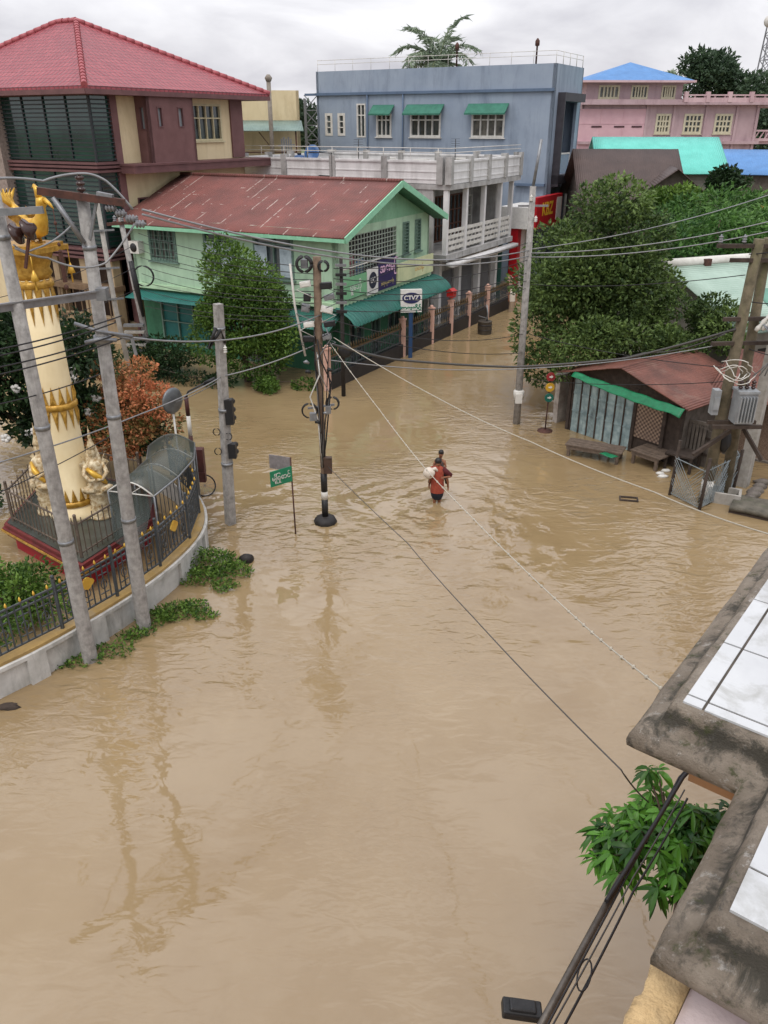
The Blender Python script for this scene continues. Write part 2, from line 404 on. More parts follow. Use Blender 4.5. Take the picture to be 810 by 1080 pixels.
# ---------------------------------------------------------------- shrine compound wall and railing
def polyline_at(pts, ds):
    L=[0]
    for a,b in zip(pts,pts[1:]): L.append(L[-1]+(b-a).length)
    out=[]
    for d in ds:
        k=0
        while k < len(pts)-2 and d > L[k+1]: k+=1
        f=(d-L[k])/(L[k+1]-L[k]); out.append(pts[k].lerp(pts[k+1],f))
    return out
raw = [(-10.4,9.0),(-8.6,11.1),(-7.49,12.42),(-6.9,13.1),(-6.1,14.35),(-5.6,15.25),(-5.15,16.3),(-4.86,17.3),(-4.76,18.2),(-4.9,19.1),(-5.25,20.0),(-5.75,20.9),(-6.35,21.7),(-7.1,22.4)]
P2 = [Vector((x,y,0)) for x,y in raw]
def smooth_line(p,k=3):
    for _ in range(k):
        q=[p[0]]
        for a,b in zip(p,p[1:]): q += [a.lerp(b,.25),a.lerp(b,.75)]
        p=q+[p[-1]]
    return p
LINE = smooth_line(P2,2); LEN = sum((b-a).length for a,b in zip(LINE,LINE[1:]))
def offs(pts, d):
    out=[]
    for k,p in enumerate(pts):
        t=(pts[min(k+1,len(pts)-1)]-pts[max(k-1,0)]).normalized(); out.append(p+Vector((t.y,-t.x,0))*d)
    return out
def band(mb, pts, d0, d1, z0, z1, mi=0):
    A=offs(pts,d0); B=offs(pts,d1)
    mb.loft([[(a.x,a.y,z0),(b.x,b.y,z0),(b.x,b.y,z1),(a.x,a.y,z1)] for a,b in zip(A,B)],True,None,mi,False); return mb
WALLW = pm('weathered_whitewash','#c9c8c3','#a9a8a2',scale=2.2,rough=.9,bump=.3,stain='#5d5f58',stain_amt=.65,sscale=2.4)
cw = thing('compound_wall','curved whitewashed wall with gold strip carrying dark railing around golden column','wall',(0,0,0))
mb=MB(); band(mb,LINE,-.12,.12,-.4,.6); band(mb,LINE,-.17,.2,.6,.68); mb.build('base_wall',WALLW,cw)
mb=MB(); band(mb,LINE,-.13,.13,.683,.75); mb.build('gold_strip',pm('ochre_strip','#a88a52','#8b7347',scale=3,rough=.7,bump=.2,stain='#8f8b80',stain_amt=.85,sscale=.6,streak=False),cw)
np_=0
for d in np.arange(.9,LEN-.5,1.45):
    p,q=polyline_at(LINE,[d-.19,d+.19]); t=(q-p).normalized(); n=Vector((t.y,-t.x,0))
    m=MB(); M=Matrix(((t.x,n.x,0,(p.x+q.x)/2),(t.y,n.y,0,(p.y+q.y)/2),(0,0,1,0),(0,0,0,1)))
    m.box(-.2,.2,.121,.2,-.4,.597,M); m.build('pilaster',WALLW,cw)
# railing: posts, framed panels with scrolls, gold spear tips and plaques
step=1.45; ds=list(np.arange(.2,LEN,step)); pp=polyline_at(LINE,ds)
for p in pp:
    m=MB(); m.box(p.x-.03,p.x+.03,p.y-.03,p.y+.03,.75,1.93); m.ell((p.x,p.y,1.96),.04,.04,.045,8,5); m.build('post',DKRAIL,cw)
fin=None; pl=0
for a,b,d0 in zip(pp,pp[1:],ds):
    m=MB(); t=(b-a).normalized(); L=(b-a).length
    def bx(s0,s1,z0,z1,w=.018):
        m.bar(a+t*s0+Vector((0,0,z0)),a+t*s1+Vector((0,0,z1)),w)
    for z in (.84,1.72,1.6): bx(.03,L-.03,z,z,.034)
    k=9
    for i in range(1,k+1):
        s=L*i/(k+1); bx(s,s,.84,1.74,.024)
    for i in (2,5,8):   # squared scroll in the middle of each bay
        s=L*i/(k+1); g=L/(k+1)*.75
        bx(s-g,s+g,1.45,1.45,.02); bx(s-g,s+g,1.0,1.0,.02)
        c=a+t*s+Vector((0,0,1.2)); m.tube([c+t*(.075*math.cos(q))+Vector((0,0,.11*math.sin(q))) for q in np.linspace(0,2*PI,9)],.012,4)
    m.build('rail_panel',DKRAIL,cw)
    for i in range(1,k+1,2):
        q=a+t*(L*i/(k+1))
        if fin is None:
            fin=MB().lathe([(.012,0),(.02,.03),(.038,.06),(.03,.1),(.004,.17)],6).build('spear_tip',GOLDP,cw); f=fin
        else: f=fin.copy(); COL.objects.link(f); f.parent=cw
        f.location=(q.x,q.y,1.735); f.scale=(.8,.8,.7)
    if pl%2==0:
        c=(a+b)/2; n=Vector((t.y,-t.x,0)); M=Matrix(((t.x,n.x,0,c.x),(t.y,n.y,0,c.y),(0,0,1,0),(0,0,0,1)))
        m=MB(); m.prism([(.16*math.cos(x)*(1+.12*math.cos(4*x)),.13*math.sin(x)*(1+.12*math.cos(4*x))) for x in np.linspace(0,2*PI,16,endpoint=False)],.03,.055,M@Matrix(((1,0,0,0),(0,0,1,0),(0,1,0,1.45),(0,0,0,1)))); m.build('gold_plaque',GOLDP,cw)
    pl+=1

# ---------------------------------------------------------------- shrine platform, column, bird, guardian
PC = Vector((-8.12,18.95,0))
poly = [(-7.02,16.05),(-5.95,18.6),(-6.6,20.6),(-8.7,21.6),(-9.9,20.6),(-9.85,18.3)]
def inset(pl,k): c=np.mean(pl,0); return [tuple(c+(np.array(p)-c)*k) for p in pl]
pf = thing('shrine_platform','dark red stepped platform with gilt edge beneath the golden column','platform',(0,0,0))
m=MB(); m.prism(inset(poly,.88),-.3,.42); m.build('plinth',RED,pf)
m=MB(); m.prism(inset(poly,.96),.423,.56); m.prism(poly,.56,.66); m.prism(inset(poly,.97),.66,.76); m.build('moulding',MAROON,pf)
m=MB()
for a,b in zip(poly,poly[1:]+poly[:1]): m.bar((*a,.6),(*b,.6),.07,.05)
m.build('gilt_edge',GOLD,pf)
m=MB(); m.prism(inset(poly,.93),.76,.79); m.build('deck',pm('wet_floor','#4a4d49','#35382f',scale=2,rough=.35,bump=.1),pf)
rl = inset(poly,.86); rp=[Vector((*p,0)) for p in rl]
tr=thing('platform_railing','low brown iron railing standing around the golden column base','railing',(0,0,0)); RB=pm('brown_rail','#6a5d51','#4d433b',scale=6,rough=.6,bump=.1)
for a,b in zip(rp,rp[1:]+rp[:1]):
    m=MB(); L=(b-a).length; n=int(L/.17)
    m.bar(a+Vector((0,0,1.65)),b+Vector((0,0,1.65)),.035); m.bar(a+Vector((0,0,.9)),b+Vector((0,0,.9)),.03)
    for i in range(n+1):
        q=a.lerp(b,i/n); m.bar(q+Vector((0,0,.79)),q+Vector((0,0,1.65+.12*(i%2))),.02)
    m.build('rail_panel',RB,tr)
    m=MB(); m.box(a.x-.03,a.x+.03,a.y-.03,a.y+.03,.79,1.85); m.ell((a.x,a.y,1.88),.045,.045,.05,8,5); m.build('post',RB,tr)
co = thing('shrine_column','tall cream column ringed with gold leaf ornament and square gold capital','column',(PC.x,PC.y,.79))
ZT=7.0-.79
rad=lambda z:.49-.12*z/ZT
m=MB(); m.lathe([(.66,0),(.68,.12),(.6,.2),(.55,.3),(rad(.3),.36),(rad(2),2),(rad(4),4),(rad(ZT),ZT)],32); m.build('shaft',CREAMG,co)
def petals(z,up,down,n,name):
    m=MB(); r=rad(z)+.012; m.lathe([(r,z-.09),(r+.05,z-.05),(r+.05,z+.05),(r,z+.09)],32)
    for i in range(n):
        a=2*PI*i/n; w=PI/n*.85
        for h,s in ((up,1),(down,-1)):
            if not h: continue
            m._add([((r+.01)*math.cos(a-w),(r+.01)*math.sin(a-w),z+s*.06),((r+.01)*math.cos(a+w),(r+.01)*math.sin(a+w),z+s*.06),((r+.05)*math.cos(a),(r+.05)*math.sin(a),z+s*h*.4),((rad(z+s*h)+.015)*math.cos(a),(rad(z+s*h)+.015)*math.sin(a),z+s*h)],[(0,1,2),(0,2,3),(2,1,3)])
    m.build(name,GOLD,co)
petals(.42,.45,0,16,'leaf_collar'); petals(3.0,.55,.6,14,'leaf_collar'); petals(ZT-.3,.15,.95,12,'leaf_collar')
m=MB(); m.lathe([(rad(ZT),ZT-.2),(.45,ZT-.05),(.4,ZT+.05),(.54,ZT+.4),(.58,ZT+.42)],24); rr=R(-20)
MM=Matrix.Rotation(rr,4,'Z'); m.box(-.62,.62,-.62,.62,ZT+.42,ZT+.53,MM); m.box(-.55,.55,-.55,.55,ZT+.53,ZT+.6,MM); m.build('capital',GOLD,co)
# bells hang under the capital's corners
for sx,sy in ((-1,-1),(1,-1),(1,1),(-1,1)):
    q=MM@Vector((.6*sx,.6*sy,0)); m=MB(); m.tube([(q.x,q.y,ZT+.42),(q.x,q.y,ZT+.1)],.012,5); m.lathe([(.01,ZT+.12),(.06,ZT+.0),(.1,ZT-.12),(.02,ZT-.13),(.02,ZT-.3),(.004,ZT-.36)],8,(q.x,q.y)); m.build('hanging_bell',GOLDP,co)
# gilded water bird on top
zb=.79+ZT+.62
bd=thing('golden_bird_statue','gilded mythical bird statue perched on top of the tall column','statue',(PC.x+.22,PC.y,zb-.02),R(-25)); bd.scale=(.78,.78,.75)
m=MB(); m.tube([(-.75,0,1.15),(-.6,0,.95),(-.38,0,.55),(-.05,0,.38),(.2,0,.45),(.38,0,.72),(.42,0,1.02),(.5,0,1.2),(.62,0,1.22)],[.05,.12,.22,.33,.3,.18,.13,.17,.1],12); m.tube([(.62,0,1.22),(.78,0,1.13),(.9,0,1.0)],[.08,.05,.015],8); m.build('body',GOLDP,bd)
m=MB(); m.tube([(.42,0,1.3),(.4,0,1.5),(.3,0,1.62),(.2,0,1.55)],[.1,.09,.05,.02],8); m.build('crest',GOLDP,bd)
for s in (-1,1):
    m=MB(); m.loft([[(.2+x*.0,s*(.28+.02*k),.35+z*.5) for x,z in ((0,0),(0,.5))]+[(.2-.25*k,s*(.34),.35+.5*z+.12*k) for z in (.6,0)] for k in range(1,4)],True); m.build('wing',GOLD,bd)
    m=MB(); m.tube([(.0,s*.13,.3),(.04,s*.14,-.0)],[.07,.05],7); m.box(-.06,.16,s*.14-.06,s*.14+.06,0,.04); m.build('leg',GOLD,bd)
for k in range(5):
    m=MB(); m.tube([(-.6,0,.95),(-.8-.03*k,(k-2)*.09,1.2+.04*(2-abs(k-2))),(-.78,(k-2)*.14,1.5)],[.06,.08,.02],6); m.build('tail_plume',GOLDP,bd)
m=MB(); m.tube([(.88,0,1.02),(.88,0,.2)],.015,5)
for z in (.6,.3,.0,-.2): m.ell((.88,0,z),.05,.05,.06,8,5)
m.box(.84,.92,-.05,.05,-1.1,-.25); m.ell((.88,0,-1.25),.07,.07,.09,8,5); m.ell((.88,0,-1.5),.05,.05,.06,8,5); m.build('beak_pendant',RUSTY,bd)
# guardian figures against the column
WHG=pm('silver_gilt','#dccfae','#8a6424',scale=9,rough=.4,bump=.4,bscale=18)
def guardian(x,y,rz,lab):
    g=thing('guardian_statue',lab,'statue',(x,y,.79),rz,'guardian statues around the column'); g.scale=(.78,.78,.83)
    m=MB(); m.lathe([(.4,0),(.42,.06),(.34,.12),(.36,.18),(.3,.26),(.33,.32),(.28,.4),(.32,.5),(.28,.58),(.33,.68),(.29,.76),(.34,.84),(.34,.9)],14); m.build('pedestal',WHG,g)
    m=MB(); m.tube([(0,.12,1.0),(0,.16,1.7),(0,.14,2.3)],[.26,.3,.14],9)
    for q in range(7): a=PI*(q+.5)/7; m._add([(.34*math.cos(a),.1,1.5+.5*math.sin(a)),(.42*math.cos(a),.1,1.62+.6*math.sin(a)),(.5*math.cos(a),.08,1.6+.75*math.sin(a)),(.4*math.cos(a),.14,1.56+.55*math.sin(a))],[(0,1,2),(1,3,2),(3,0,2)])
    m.lathe([(.34,.9),(.36,1.0),(.3,1.15),(.22,1.35),(.25,1.6),(.28,1.75),(.2,1.88),(.09,1.93),(.085,1.98),(.13,2.06),(.14,2.16),(.12,2.24),(.11,2.28),(.15,2.3),(.12,2.38),(.08,2.5),(.05,2.58),(.06,2.62),(.02,2.85),(.004,3.0)],14,sx=1,sy=.8)
    for s in (-1,1):
        m.tube([(s*.24,0,1.76),(s*.36,-.12,1.5),(s*.18,-.3,1.32),(s*.02,-.34,1.36)],[.09,.08,.06,.05],7)
        m.tube([(s*.1,-.1,1.02),(s*.38,-.2,1.0),(s*.1,-.36,1.0)],[.15,.13,.08],8)
        m.prism([(s*.2,0),(s*.46,.06),(s*.3,.2)],-.02,.02,Matrix(((1,0,0,0),(0,0,1,0),(0,1,0,1.74),(0,0,0,1))))
    m.build('figure',WHG,g)
    m=MB(); m.tube([(-.24,-.16,1.7),(-.02,-.26,1.5),(.2,-.24,1.3),(.3,-.16,1.15)],[.06,.1,.09,.05],7); m.build('sash',GOLDP,g)
guardian(-7.38,18.75,R(20),'gilt crowned guardian figure seated against the right of the cream column')
guardian(-8.85,19.0,R(-30),'gilt guardian figure half hidden behind the left side of the cream column')

# ---------------------------------------------------------------- arched walkway canopy
cn=thing('arched_canopy','arched translucent green canopy over the walkway beside the shrine','canopy',(0,0,0))
PCB=bpy.data.materials.new('green_polycarbonate'); PCB.use_nodes=True; bb=PCB.node_tree.nodes['Principled BSDF']
bb.inputs['Base Color'].default_value=lin('#4b544e'); bb.inputs['Roughness'].default_value=.3; bb.inputs['Transmission Weight'].default_value=.0; bb.inputs['Alpha'].default_value=.5
FLP=PCB.copy(); FLP.name='grey_polycarbonate'; FLP.node_tree.nodes['Principled BSDF'].inputs['Base Color'].default_value=lin('#39423c'); FLP.node_tree.nodes['Principled BSDF'].inputs['Alpha'].default_value=.4; FLP.node_tree.nodes['Principled BSDF'].inputs['Roughness'].default_value=.4
path=[Vector(p) for p in ((-6.05,17.55,0),(-6.0,18.7,0),(-5.95,19.8,0),(-6.0,20.9,0))]; CW=.62
path=[Vector(p) for p in ((-6.15,17.6,0),(-5.85,18.75,0),(-5.72,19.8,0),(-5.95,20.9,0))]
def arch(i,u):
    p=path[i]; a=path[max(i-1,0)]; b=path[min(i+1,3)]; t=(b-a).normalized(); n=Vector((t.y,-t.x,0))
    return p+n*(CW*(2*u-1))+Vector((0,0,1.95+.3*math.sin(PI*u)))
m=MB(); m.loft([[arch(i,u)+Vector((0,0,.02)) for u in np.linspace(0,1,11)]+[arch(i,u)+Vector((0,0,.032)) for u in np.linspace(1,0,11)] for i in range(4)],True); m.build('roof_sheet',PCB,cn)
for i in range(4):
    m=MB(); m.tube([arch(i,u) for u in np.linspace(0,1,13)],.022,6)
    if i==0:
        m.tube([arch(0,0),arch(0,1)],.018,6); m.tube([arch(0,.5),(arch(0,0)+arch(0,1))/2],.015,5); m.tube([arch(0,.25),(arch(0,0)+arch(0,1))/2,arch(0,.75)],.013,5)
    m.build('arch_rib',WHITEP,cn)
for u in (0,1):
    m=MB(); m.tube([arch(i,u) for i in range(4)],.028,6); m.build('eave_rail',STEEL,cn)
    for i in (0,1,2,3):
        q=arch(i,u); m=MB(); m.tube([(q.x,q.y,-.3),q],.025,7); m.build('post',STEEL,cn)
m=MB()
for i in range(3):
    for k in range(7):
        f=(k+.5)/7; q=arch(i,1).lerp(arch(i+1,1),f); m.bar((q.x,q.y,.3),(q.x,q.y,1.9),.016)
m.build('side_bars',DKRAIL,cn)
m=MB(); a=arch(0,1); m.quad(a+Vector((0,-.02,-.05)),a+Vector((-.35,-1.2,-.25)),a+Vector((-.35,-1.2,-.28)),a+Vector((0,-.02,-.08)))
# slanting glazed flap at the near end of the walkway
fl=MB(); A=arch(0,0)+Vector((0,-.03,-.02)); B=arch(0,1)+Vector((0,-.03,-.02)); C=B+Vector((-.05,-1.35,-.85)); E_=A+Vector((.35,-1.0,-.85))
fl.sheet(lambda u,v: tuple((A.lerp(B,u)).lerp(E_.lerp(C,u),v)),2,2,.01); fl.build('end_flap',FLP,cn)
# ---------------------------------------------------------------- utility poles
def conc_pole(name,label,base,top_xy,h,r0,r1,group=None,square=False):
    t=thing(name,label,'pole',base,0,group); d=Vector((top_xy[0],top_xy[1],h))
    m=MB(); m.tube([(0,0,-.5),(0,0,0),d*.5,d],[r0*1.02,r0,(r0+r1)/2,r1],4 if square else 14,sm=not square); m.build('shaft',CONC,t)
    for f in (.3,.55,.9): 
        q=d*f; m=MB(); m.lathe([(r0+(r1-r0)*f+.012,q.z-.04),(r0+(r1-r0)*f+.012,q.z+.04)],14,(q.x,q.y)); m.build('steel_band',STEEL,t)
    return t,d
def insul(parent,p,h=.28,r=.07,name='insulator',mat=None,axis='Z'):
    m=MB(); prof=[(.02,0)]
    for k in range(3): prof+=[(r,h*(.15+.27*k)),(r*.9,h*(.24+.27*k)),(r*.4,h*(.28+.27*k))]
    prof+=[(.015,h)]
    M=Matrix.Translation(p)
    if axis=='X': M=M@Matrix.Rotation(PI/2,4,'Y')
    m.lathe(prof,10,M=M); return m.build(name,mat or PORC,parent)
p1,t1=conc_pole('utility_pole','leaning grey concrete pole nearest the corner, rising in front of the shrine column',(-6.1,13.55,0),(-.09,.02),9.3,.155,.1,'twin concrete poles by the compound wall')
p2,t2=conc_pole('utility_pole','grey concrete pole with brown steel crossarm and diagonal braces, right of the pair',(-5.3,14.72,0),(.1,.0),8.95,.155,.105,'twin concrete poles by the compound wall')
# crossarm on the right-hand pole of the pair
m=MB(); m.bar((-.58,-.18,9.0),(.85,-.1,8.8),.1,.12); m.build('crossarm',RUSTY,p2)
m=MB(); m.tube([(-.33,-.2,8.9),(.05,-.13,8.15)],.045,8); m.build('brace',STEEL,p2)
m=MB(); m.bar((.36,-.1,8.8),(.15,-.08,8.2),.045); m.build('brace',STEEL,p2)
insul(p2,(.1,0,8.95),.34,.08)
for k in range(4): insul(p2,(.5+.15*k,-.1+.03*k,8.72-.09*k),.2,.07,axis='X',mat=flat('grey_porcelain','#77787a',.3))
m=MB(); m.bar((.4,-.1,8.95),(.66,-.1,8.9),.12,.07); m.build('clamp',STEEL,p2)
m=MB(); m.tube([(-.35,-.15,6.75),(0.05,-.12,6.6),(.6,.1,6.45)],.035,6); m.bar((.58,.1,6.45),(.62,.1,6.1),.05); m.build('service_bracket',STEEL,p2)
m=MB(); m.lathe([(.15,6.35),(.16,6.5)],12,(.07,0)); m.tube([(-.2,-.16,6.4),(.05,-.17,6.46),(.35,-.06,6.42)],.04,6); m.build('cable_clamp',STEEL,p2)
# tie beam and arm between the two poles
tb=thing('tie_beam','pale steel channel bolted between the twin concrete poles','beam',(-6.13,13.4,7.28))
m=MB(); a=Vector((-1.3,-.95,-.02)); b=Vector((1.2,1.16,.02)); m.bar(a,b,.05,.14); m.bar(a+Vector((0,-.04,.06)),b+Vector((0,-.04,.06)),.08,.025); m.build('channel',STEEL,tb)
m=MB(); m.box(1.02,1.2,.98,1.2,-.09,.12); m.build('bracket',STEEL,tb)
m=MB(); m.bar((-.8,-.16,8.72),(.72,-.16,8.8),.06,.11); m.build('crossarm',STEEL,p1)
for k in (0,1): 
    m=MB(); M=Matrix.Translation((.2+.2*k,-.16,8.43+.06*k))@Matrix.Rotation(R(65),4,'Y'); m.lathe([(.03,-.02),(.17,0),(.18,.04),(.1,.08),(.05,.16)],16,M=M); m.build('disc_insulator',PORC,p1)
m=MB(); m.bar((.42,-.16,8.4),(.25,-.12,7.9),.04); m.build('strap',RUSTY,p1)

p3,t3=conc_pole('utility_pole','slim square grey concrete pole carrying the black back of traffic signals',(-4.28,19.85,0),(.2,0),6.05,.16,.13,None,True)
for z0,z1,dx in ((2.95,3.62,.25),(2.0,2.4,.24)):
    m=MB(); m.box(dx-.1,dx+.1,-.13,.09,z0,z1); n=3 if z1-z0>.6 else 2
    for k in range(n):
        zc=z0+(z1-z0)*(k+.5)/n; m.tube([(dx+.02,.09,zc),(dx+.05,.22,zc-.02)],.08,10)
    s=m.build('signal_head',BLACK,p3)
m=MB()
for z,x in ((2.75,-.12),(2.2,-.13),(2.62,.18)): m.tube([(x+.09*math.cos(q),-.1,z+.1*math.sin(q)) for q in np.linspace(0,2*PI,13)],.014,5)
m.build('cable_coil',BLACK,p3)
insul(p3,(.3,-.12,4.85),.2,.05,mat=WHITEP)
m=MB(); m.tube([(.12,-.17,5.5),(.05,-.25,5.3),(-.1,-.2,5.0),(.25,-.2,5.45),(.3,-.05,5.1)],.045,6); m.build('cable_bundle',BLACK,p3)

# wooden pole at the crossing with a thicket of service gear, footed in the flood
WOODP=pm('weathered_pole','#7d6a58','#5d4d40',scale=7,rough=.9,bump=.5,bscale=25,stain='#8d4a34',stain_amt=.5,sscale=1)
cp=thing('service_pole','crowded wooden service pole with cable coils standing on a black footing mid flood','pole',(-1.64,19.95,0))
m=MB(); m.tube([(0,0,-.3),(0,0,1.2),(-.02,0,4),(.02,0,7.15)],[.075,.075,.09,.1],12); m.build('shaft',WOODP,cp)
BW=BLACK
for z0,z1,mt in ((.18,.72,BLACK),(.72,.95,WHITEP),(.95,1.5,BLACK)):
    m=MB(); m.lathe([(.09,z0),(.09,z1-.003)],12); m.build('painted_band',mt,cp)
m=MB(); m.lathe([(.3,-.1),(.33,.04),(.28,.14),(.12,.2)],10); m.build('footing',pm('black_stone','#2a2624','#1c1a19',scale=6,rough=.6,bump=.4),cp)
m=MB(); m.box(.02,.24,-.2,-.04,1.55,2.0); m.build('junction_box',pm('brown_box','#4c3a30','#37291f',scale=8,rough=.6),cp)
def coil(par,c,r,thick,mat,n=3,tilt=0):
    m=MB()
    for k in range(n):
        m.tube([(c[0]+(r-.012*k)*math.cos(q),c[1]-.03*k+tilt*math.sin(q),c[2]+(r-.012*k)*math.sin(q)) for q in np.linspace(0,2*PI,21)],thick,6)
    return m.build('cable_coil',mat,par)
coil(cp,(-.28,-.12,7.0),.19,.032,BLACK,3); coil(cp,(.18,-.1,6.95),.13,.022,BLACK,3); coil(cp,(-.3,-.1,3.3),.2,.02,BLACK,2); coil(cp,(.3,-.08,3.5),.17,.022,BLACK,2)
m=MB(); m.box(-.36,-.2,-.18,.05,6.9,7.1); m.build('coil_hub',pm('hub','#6d6e70','#4b4c4e',scale=8,rough=.5),cp)
for k in range(5):
    for s in (-1,1):
        z=6.55-.33*k
        m=MB(); x=s*random.uniform(.2,.3); z+=random.uniform(-.08,.08); w_=random.uniform(.08,.15); h_=random.uniform(.05,.09); M=Matrix.Translation((x,-.08,z))@Matrix.Rotation(random.uniform(-.25,.25),4,'Y'); m.box(-w_,w_,-.08,.08,-h_,h_,M); m.box(-w_*.8,w_*.8,-.11,-.081,-h_*.6,h_*.6,M); m.tube([(x-s*w_,-.1,z),(x+s*.22,-.16,z-.12),(s*.1,-.15,z-.3)],.014,5); m.build('service_box',[WHITEP,BLACK,STEEL][(k+(s>0))%3],cp)
m=MB(); m.tube([(-.62,-.1,7.0),(-.55,-.12,6.0),(-.35,-.1,4.75)],.03,6); m.build('conduit',WHITEP,cp)
for k in range(9):
    a=random.uniform(0,2*PI); z=random.uniform(4.2,5.2); m=MB()
    m.tube([(.1*math.cos(a),-.12,z+.5),(.22*math.cos(a)+.1,-.18,z),(.3*math.sin(a),-.15,z-.6),(.1*math.sin(a),-.12,random.uniform(2.2,3.2)),(.05*math.cos(a),-.1,1.7)],random.uniform(.01,.022),5); m.build('hanging_cable',random.choice([BLACK,BLACK,STEEL,WHITEP]),cp)
for x,z in ((-.33,4.6),(-.3,4.35),(.25,4.4),(-.1,3.0),(.12,3.25)): m=MB(); m.tube([(x-.06,-.16,z),(x,-.17,z+.02),(x+.07,-.15,z-.03)],[.03,.05,.03],7); m.build('splice',random.choice([STEEL,WHITEP,BLACK]),cp)
m=MB(); m.bar((-.35,-.05,3.35),(.35,-.05,3.45),.05); m.box(-.3,-.12,-.2,-.06,3.05,3.25); m.box(.12,.26,-.2,-.06,3.25,3.45); m.build('bracket',STEEL,cp)
# small dark pole just behind it, at the fence end
dp=thing('service_pole','thin black pole hung with cables at the near end of the street fence','pole',(-1.66,31.5,0))
m=MB(); m.tube([(0,0,-.3),(.02,0,5.5)],[.09,.07],9); m.build('shaft',pm('tarred','#34302d','#242120',scale=8,rough=.8,bump=.3),dp)
for k in range(6): m=MB(); z=5.2-.35*k; m.box(-.2,.22,-.16,-.05,z-.05,z+.05); m.build('terminal_box',[STEEL,BLACK][k%2],dp)
m=MB(); m.ell((.12,-.1,1.9),.3,.12,.28,9,7,jit=.2); m.build('cable_bundle',BLACK,dp)

# green street sign on a thin rod
sg=thing('street_sign','thin leaning rod with green street name plate and grey pennant plate','sign',(-2.4,19.24,0))
m=MB(); m.tube([(0,0,-.3),(-.04,0,2.3)],.025,7); m.build('rod',RUSTY,sg); sg.scale=(.85,.85,.97)
GRN=flat('sign_green','#0e7a55',.4)
def plate(p0,du,dz,h,mt,name):
    m=MB(); p0=Vector(p0); u=Vector(du); n=u.cross(Vector((0,0,1))).normalized()*.012
    a,b,c,d=p0,p0+u,p0+u+Vector((0,0,h)),p0+Vector((0,0,h)); m._add([a-n,b-n,c-n,d-n,a+n,b+n,c+n,d+n],[(0,1,2,3),(7,6,5,4),(0,4,5,1),(1,5,6,2),(2,6,7,3),(3,7,4,0)]); return m.build(name,mt,sg)
plate((-.62,-.5,1.62),(.6,.48,.0),0,.44,GRN,'name_plate'); plate((-.75,.4,1.85),(.72,-.38,.04),0,.4,pm('plate_back','#8b8584','#6f6a69',scale=8,rough=.5),'plate_back')
M=textM((-.32,-.275,1.84),(.6,.48,0),(0,0,1)); M.translation+=Vector((.6,.48,0)).cross(Vector((0,0,1))).normalized()*.014
text_mesh('lettering','မြို့ရှောင်','.2' and .2,WHITEP,sg,M)

# red and white barrier post with its lamp arm, traffic mirror
bp=thing('barrier_post','red and white banded post with bent lamp arm behind the railing','post',(-5.35,19.9,0))
bp.location=(-5.55,21.5,0)
for k,(z0,z1) in enumerate(((-.3,.9),(.9,1.5),(1.5,2.0),(2.0,2.6),(2.6,3.15))):
    m=MB(); m.lathe([(.06,z0),(.06,z1-.003)],10); m.build('band',[pm('maroon_band','#4e2a28','#3b2220',scale=6,rough=.6),WHITEP][k%2],bp)
m=MB(); m.tube([(0,0,3.15),(.08,0,3.3),(.6,.05,3.55)],.03,7); m.tube([(.55,.05,3.53),(.85,.08,3.66)],.05,7); m.build('lamp_arm',BLACK,bp)
m=MB(); m.box(.05,.32,-.12,.12,.85,1.6); m.box(.1,.34,-.16,.0,.6,.9); m.build('control_box',pm('maroon_box','#55302d','#3a2220',scale=6,rough=.6),bp)
mi=thing('traffic_mirror','round grey traffic mirror on a pale post beside the orange bush','mirror',(-5.9,21.1,0))
m=MB(); m.tube([(0,0,-.3),(0,0,2.6)],.03,7); m.build('post',WHITEP,mi)
m=MB(); M=Matrix.Translation((.02,0,3.0))@Matrix.Rotation(R(-32),4,'Z')@Matrix.Rotation(R(90),4,'Y'); m.lathe([(.36,-.04),(.38,0),(.36,.03),(.3,.05),(.02,.08)],20,M=M); m.build('disc',pm('mirror_back','#75797b','#585c5e',scale=4,rough=.35,metallic=.5),mi)
for o_ in (mi,): o_.location=D(187,470,21.6).to_2d().to_3d()

# street light pole in front of the big tree
lp=thing('street_pole','tall grey steel pole with white collar in front of the big tree','pole',(4.94,28.15,0))
m=MB(); m.tube([(0,0,-.4),(-.02,0,4),(-.05,0,8.2)],[.135,.12,.1],14); m.build('shaft',CONC,lp)
m=MB(); m.lathe([(.19,.95),(.2,1.25),(.15,1.3)],12); m.box(-.14,.1,-.24,-.12,.85,1.2); m.build('collar',WHITEP,lp)
insul(lp,(-.1,-.1,7.75),.2,.06,mat=WHITEP); insul(lp,(.1,-.1,7.1),.2,.06,mat=WHITEP)
m=MB(); m.bar((-.5,-.02,7.6),(.5,.02,7.6),.06); m.build('crossarm',STEEL,lp)
m=MB(); m.tube([(-.05,0,8.2),(.1,0,9.6)],.05,7); m.build('extension',STEEL,lp)

# three-disc roadside signal on a thin post
sd_=thing('disc_sign','thin post with red, yellow and green discs stacked, leaning by the shed','sign',(5.85,27.35,0))
m=MB(); m.tube([(0,0,-.3),(.03,0,2.15)],.025,7); m.build('post',RUSTY,sd_)
for z,c,n in ((2.03,'#8f2a2e','red_disc'),(1.65,'#c69a2a','yellow_disc'),(1.27,'#0f5f52','green_disc')):
    m=MB(); M=Matrix.Translation((.03,-.05,z))@Matrix.Rotation(PI/2,4,'X'); m.lathe([(.155,-.02),(.165,0),(.155,.02)],18,M=M); d_=m.build(n,flat(n,c,.4),sd_)
    m=MB(); m.prism([(-.06,-.02),(.01,-.02),(.01,-.05),(.08,.01),(.01,.07),(.01,.03),(-.06,.03)],.022,.03,M); m.build('arrow_mark',WHITEP,d_)
m=MB(); m.lathe([(.3,-.1),(.28,.03),(.05,.06)],10); m.build('footing',RUSTY,sd_)
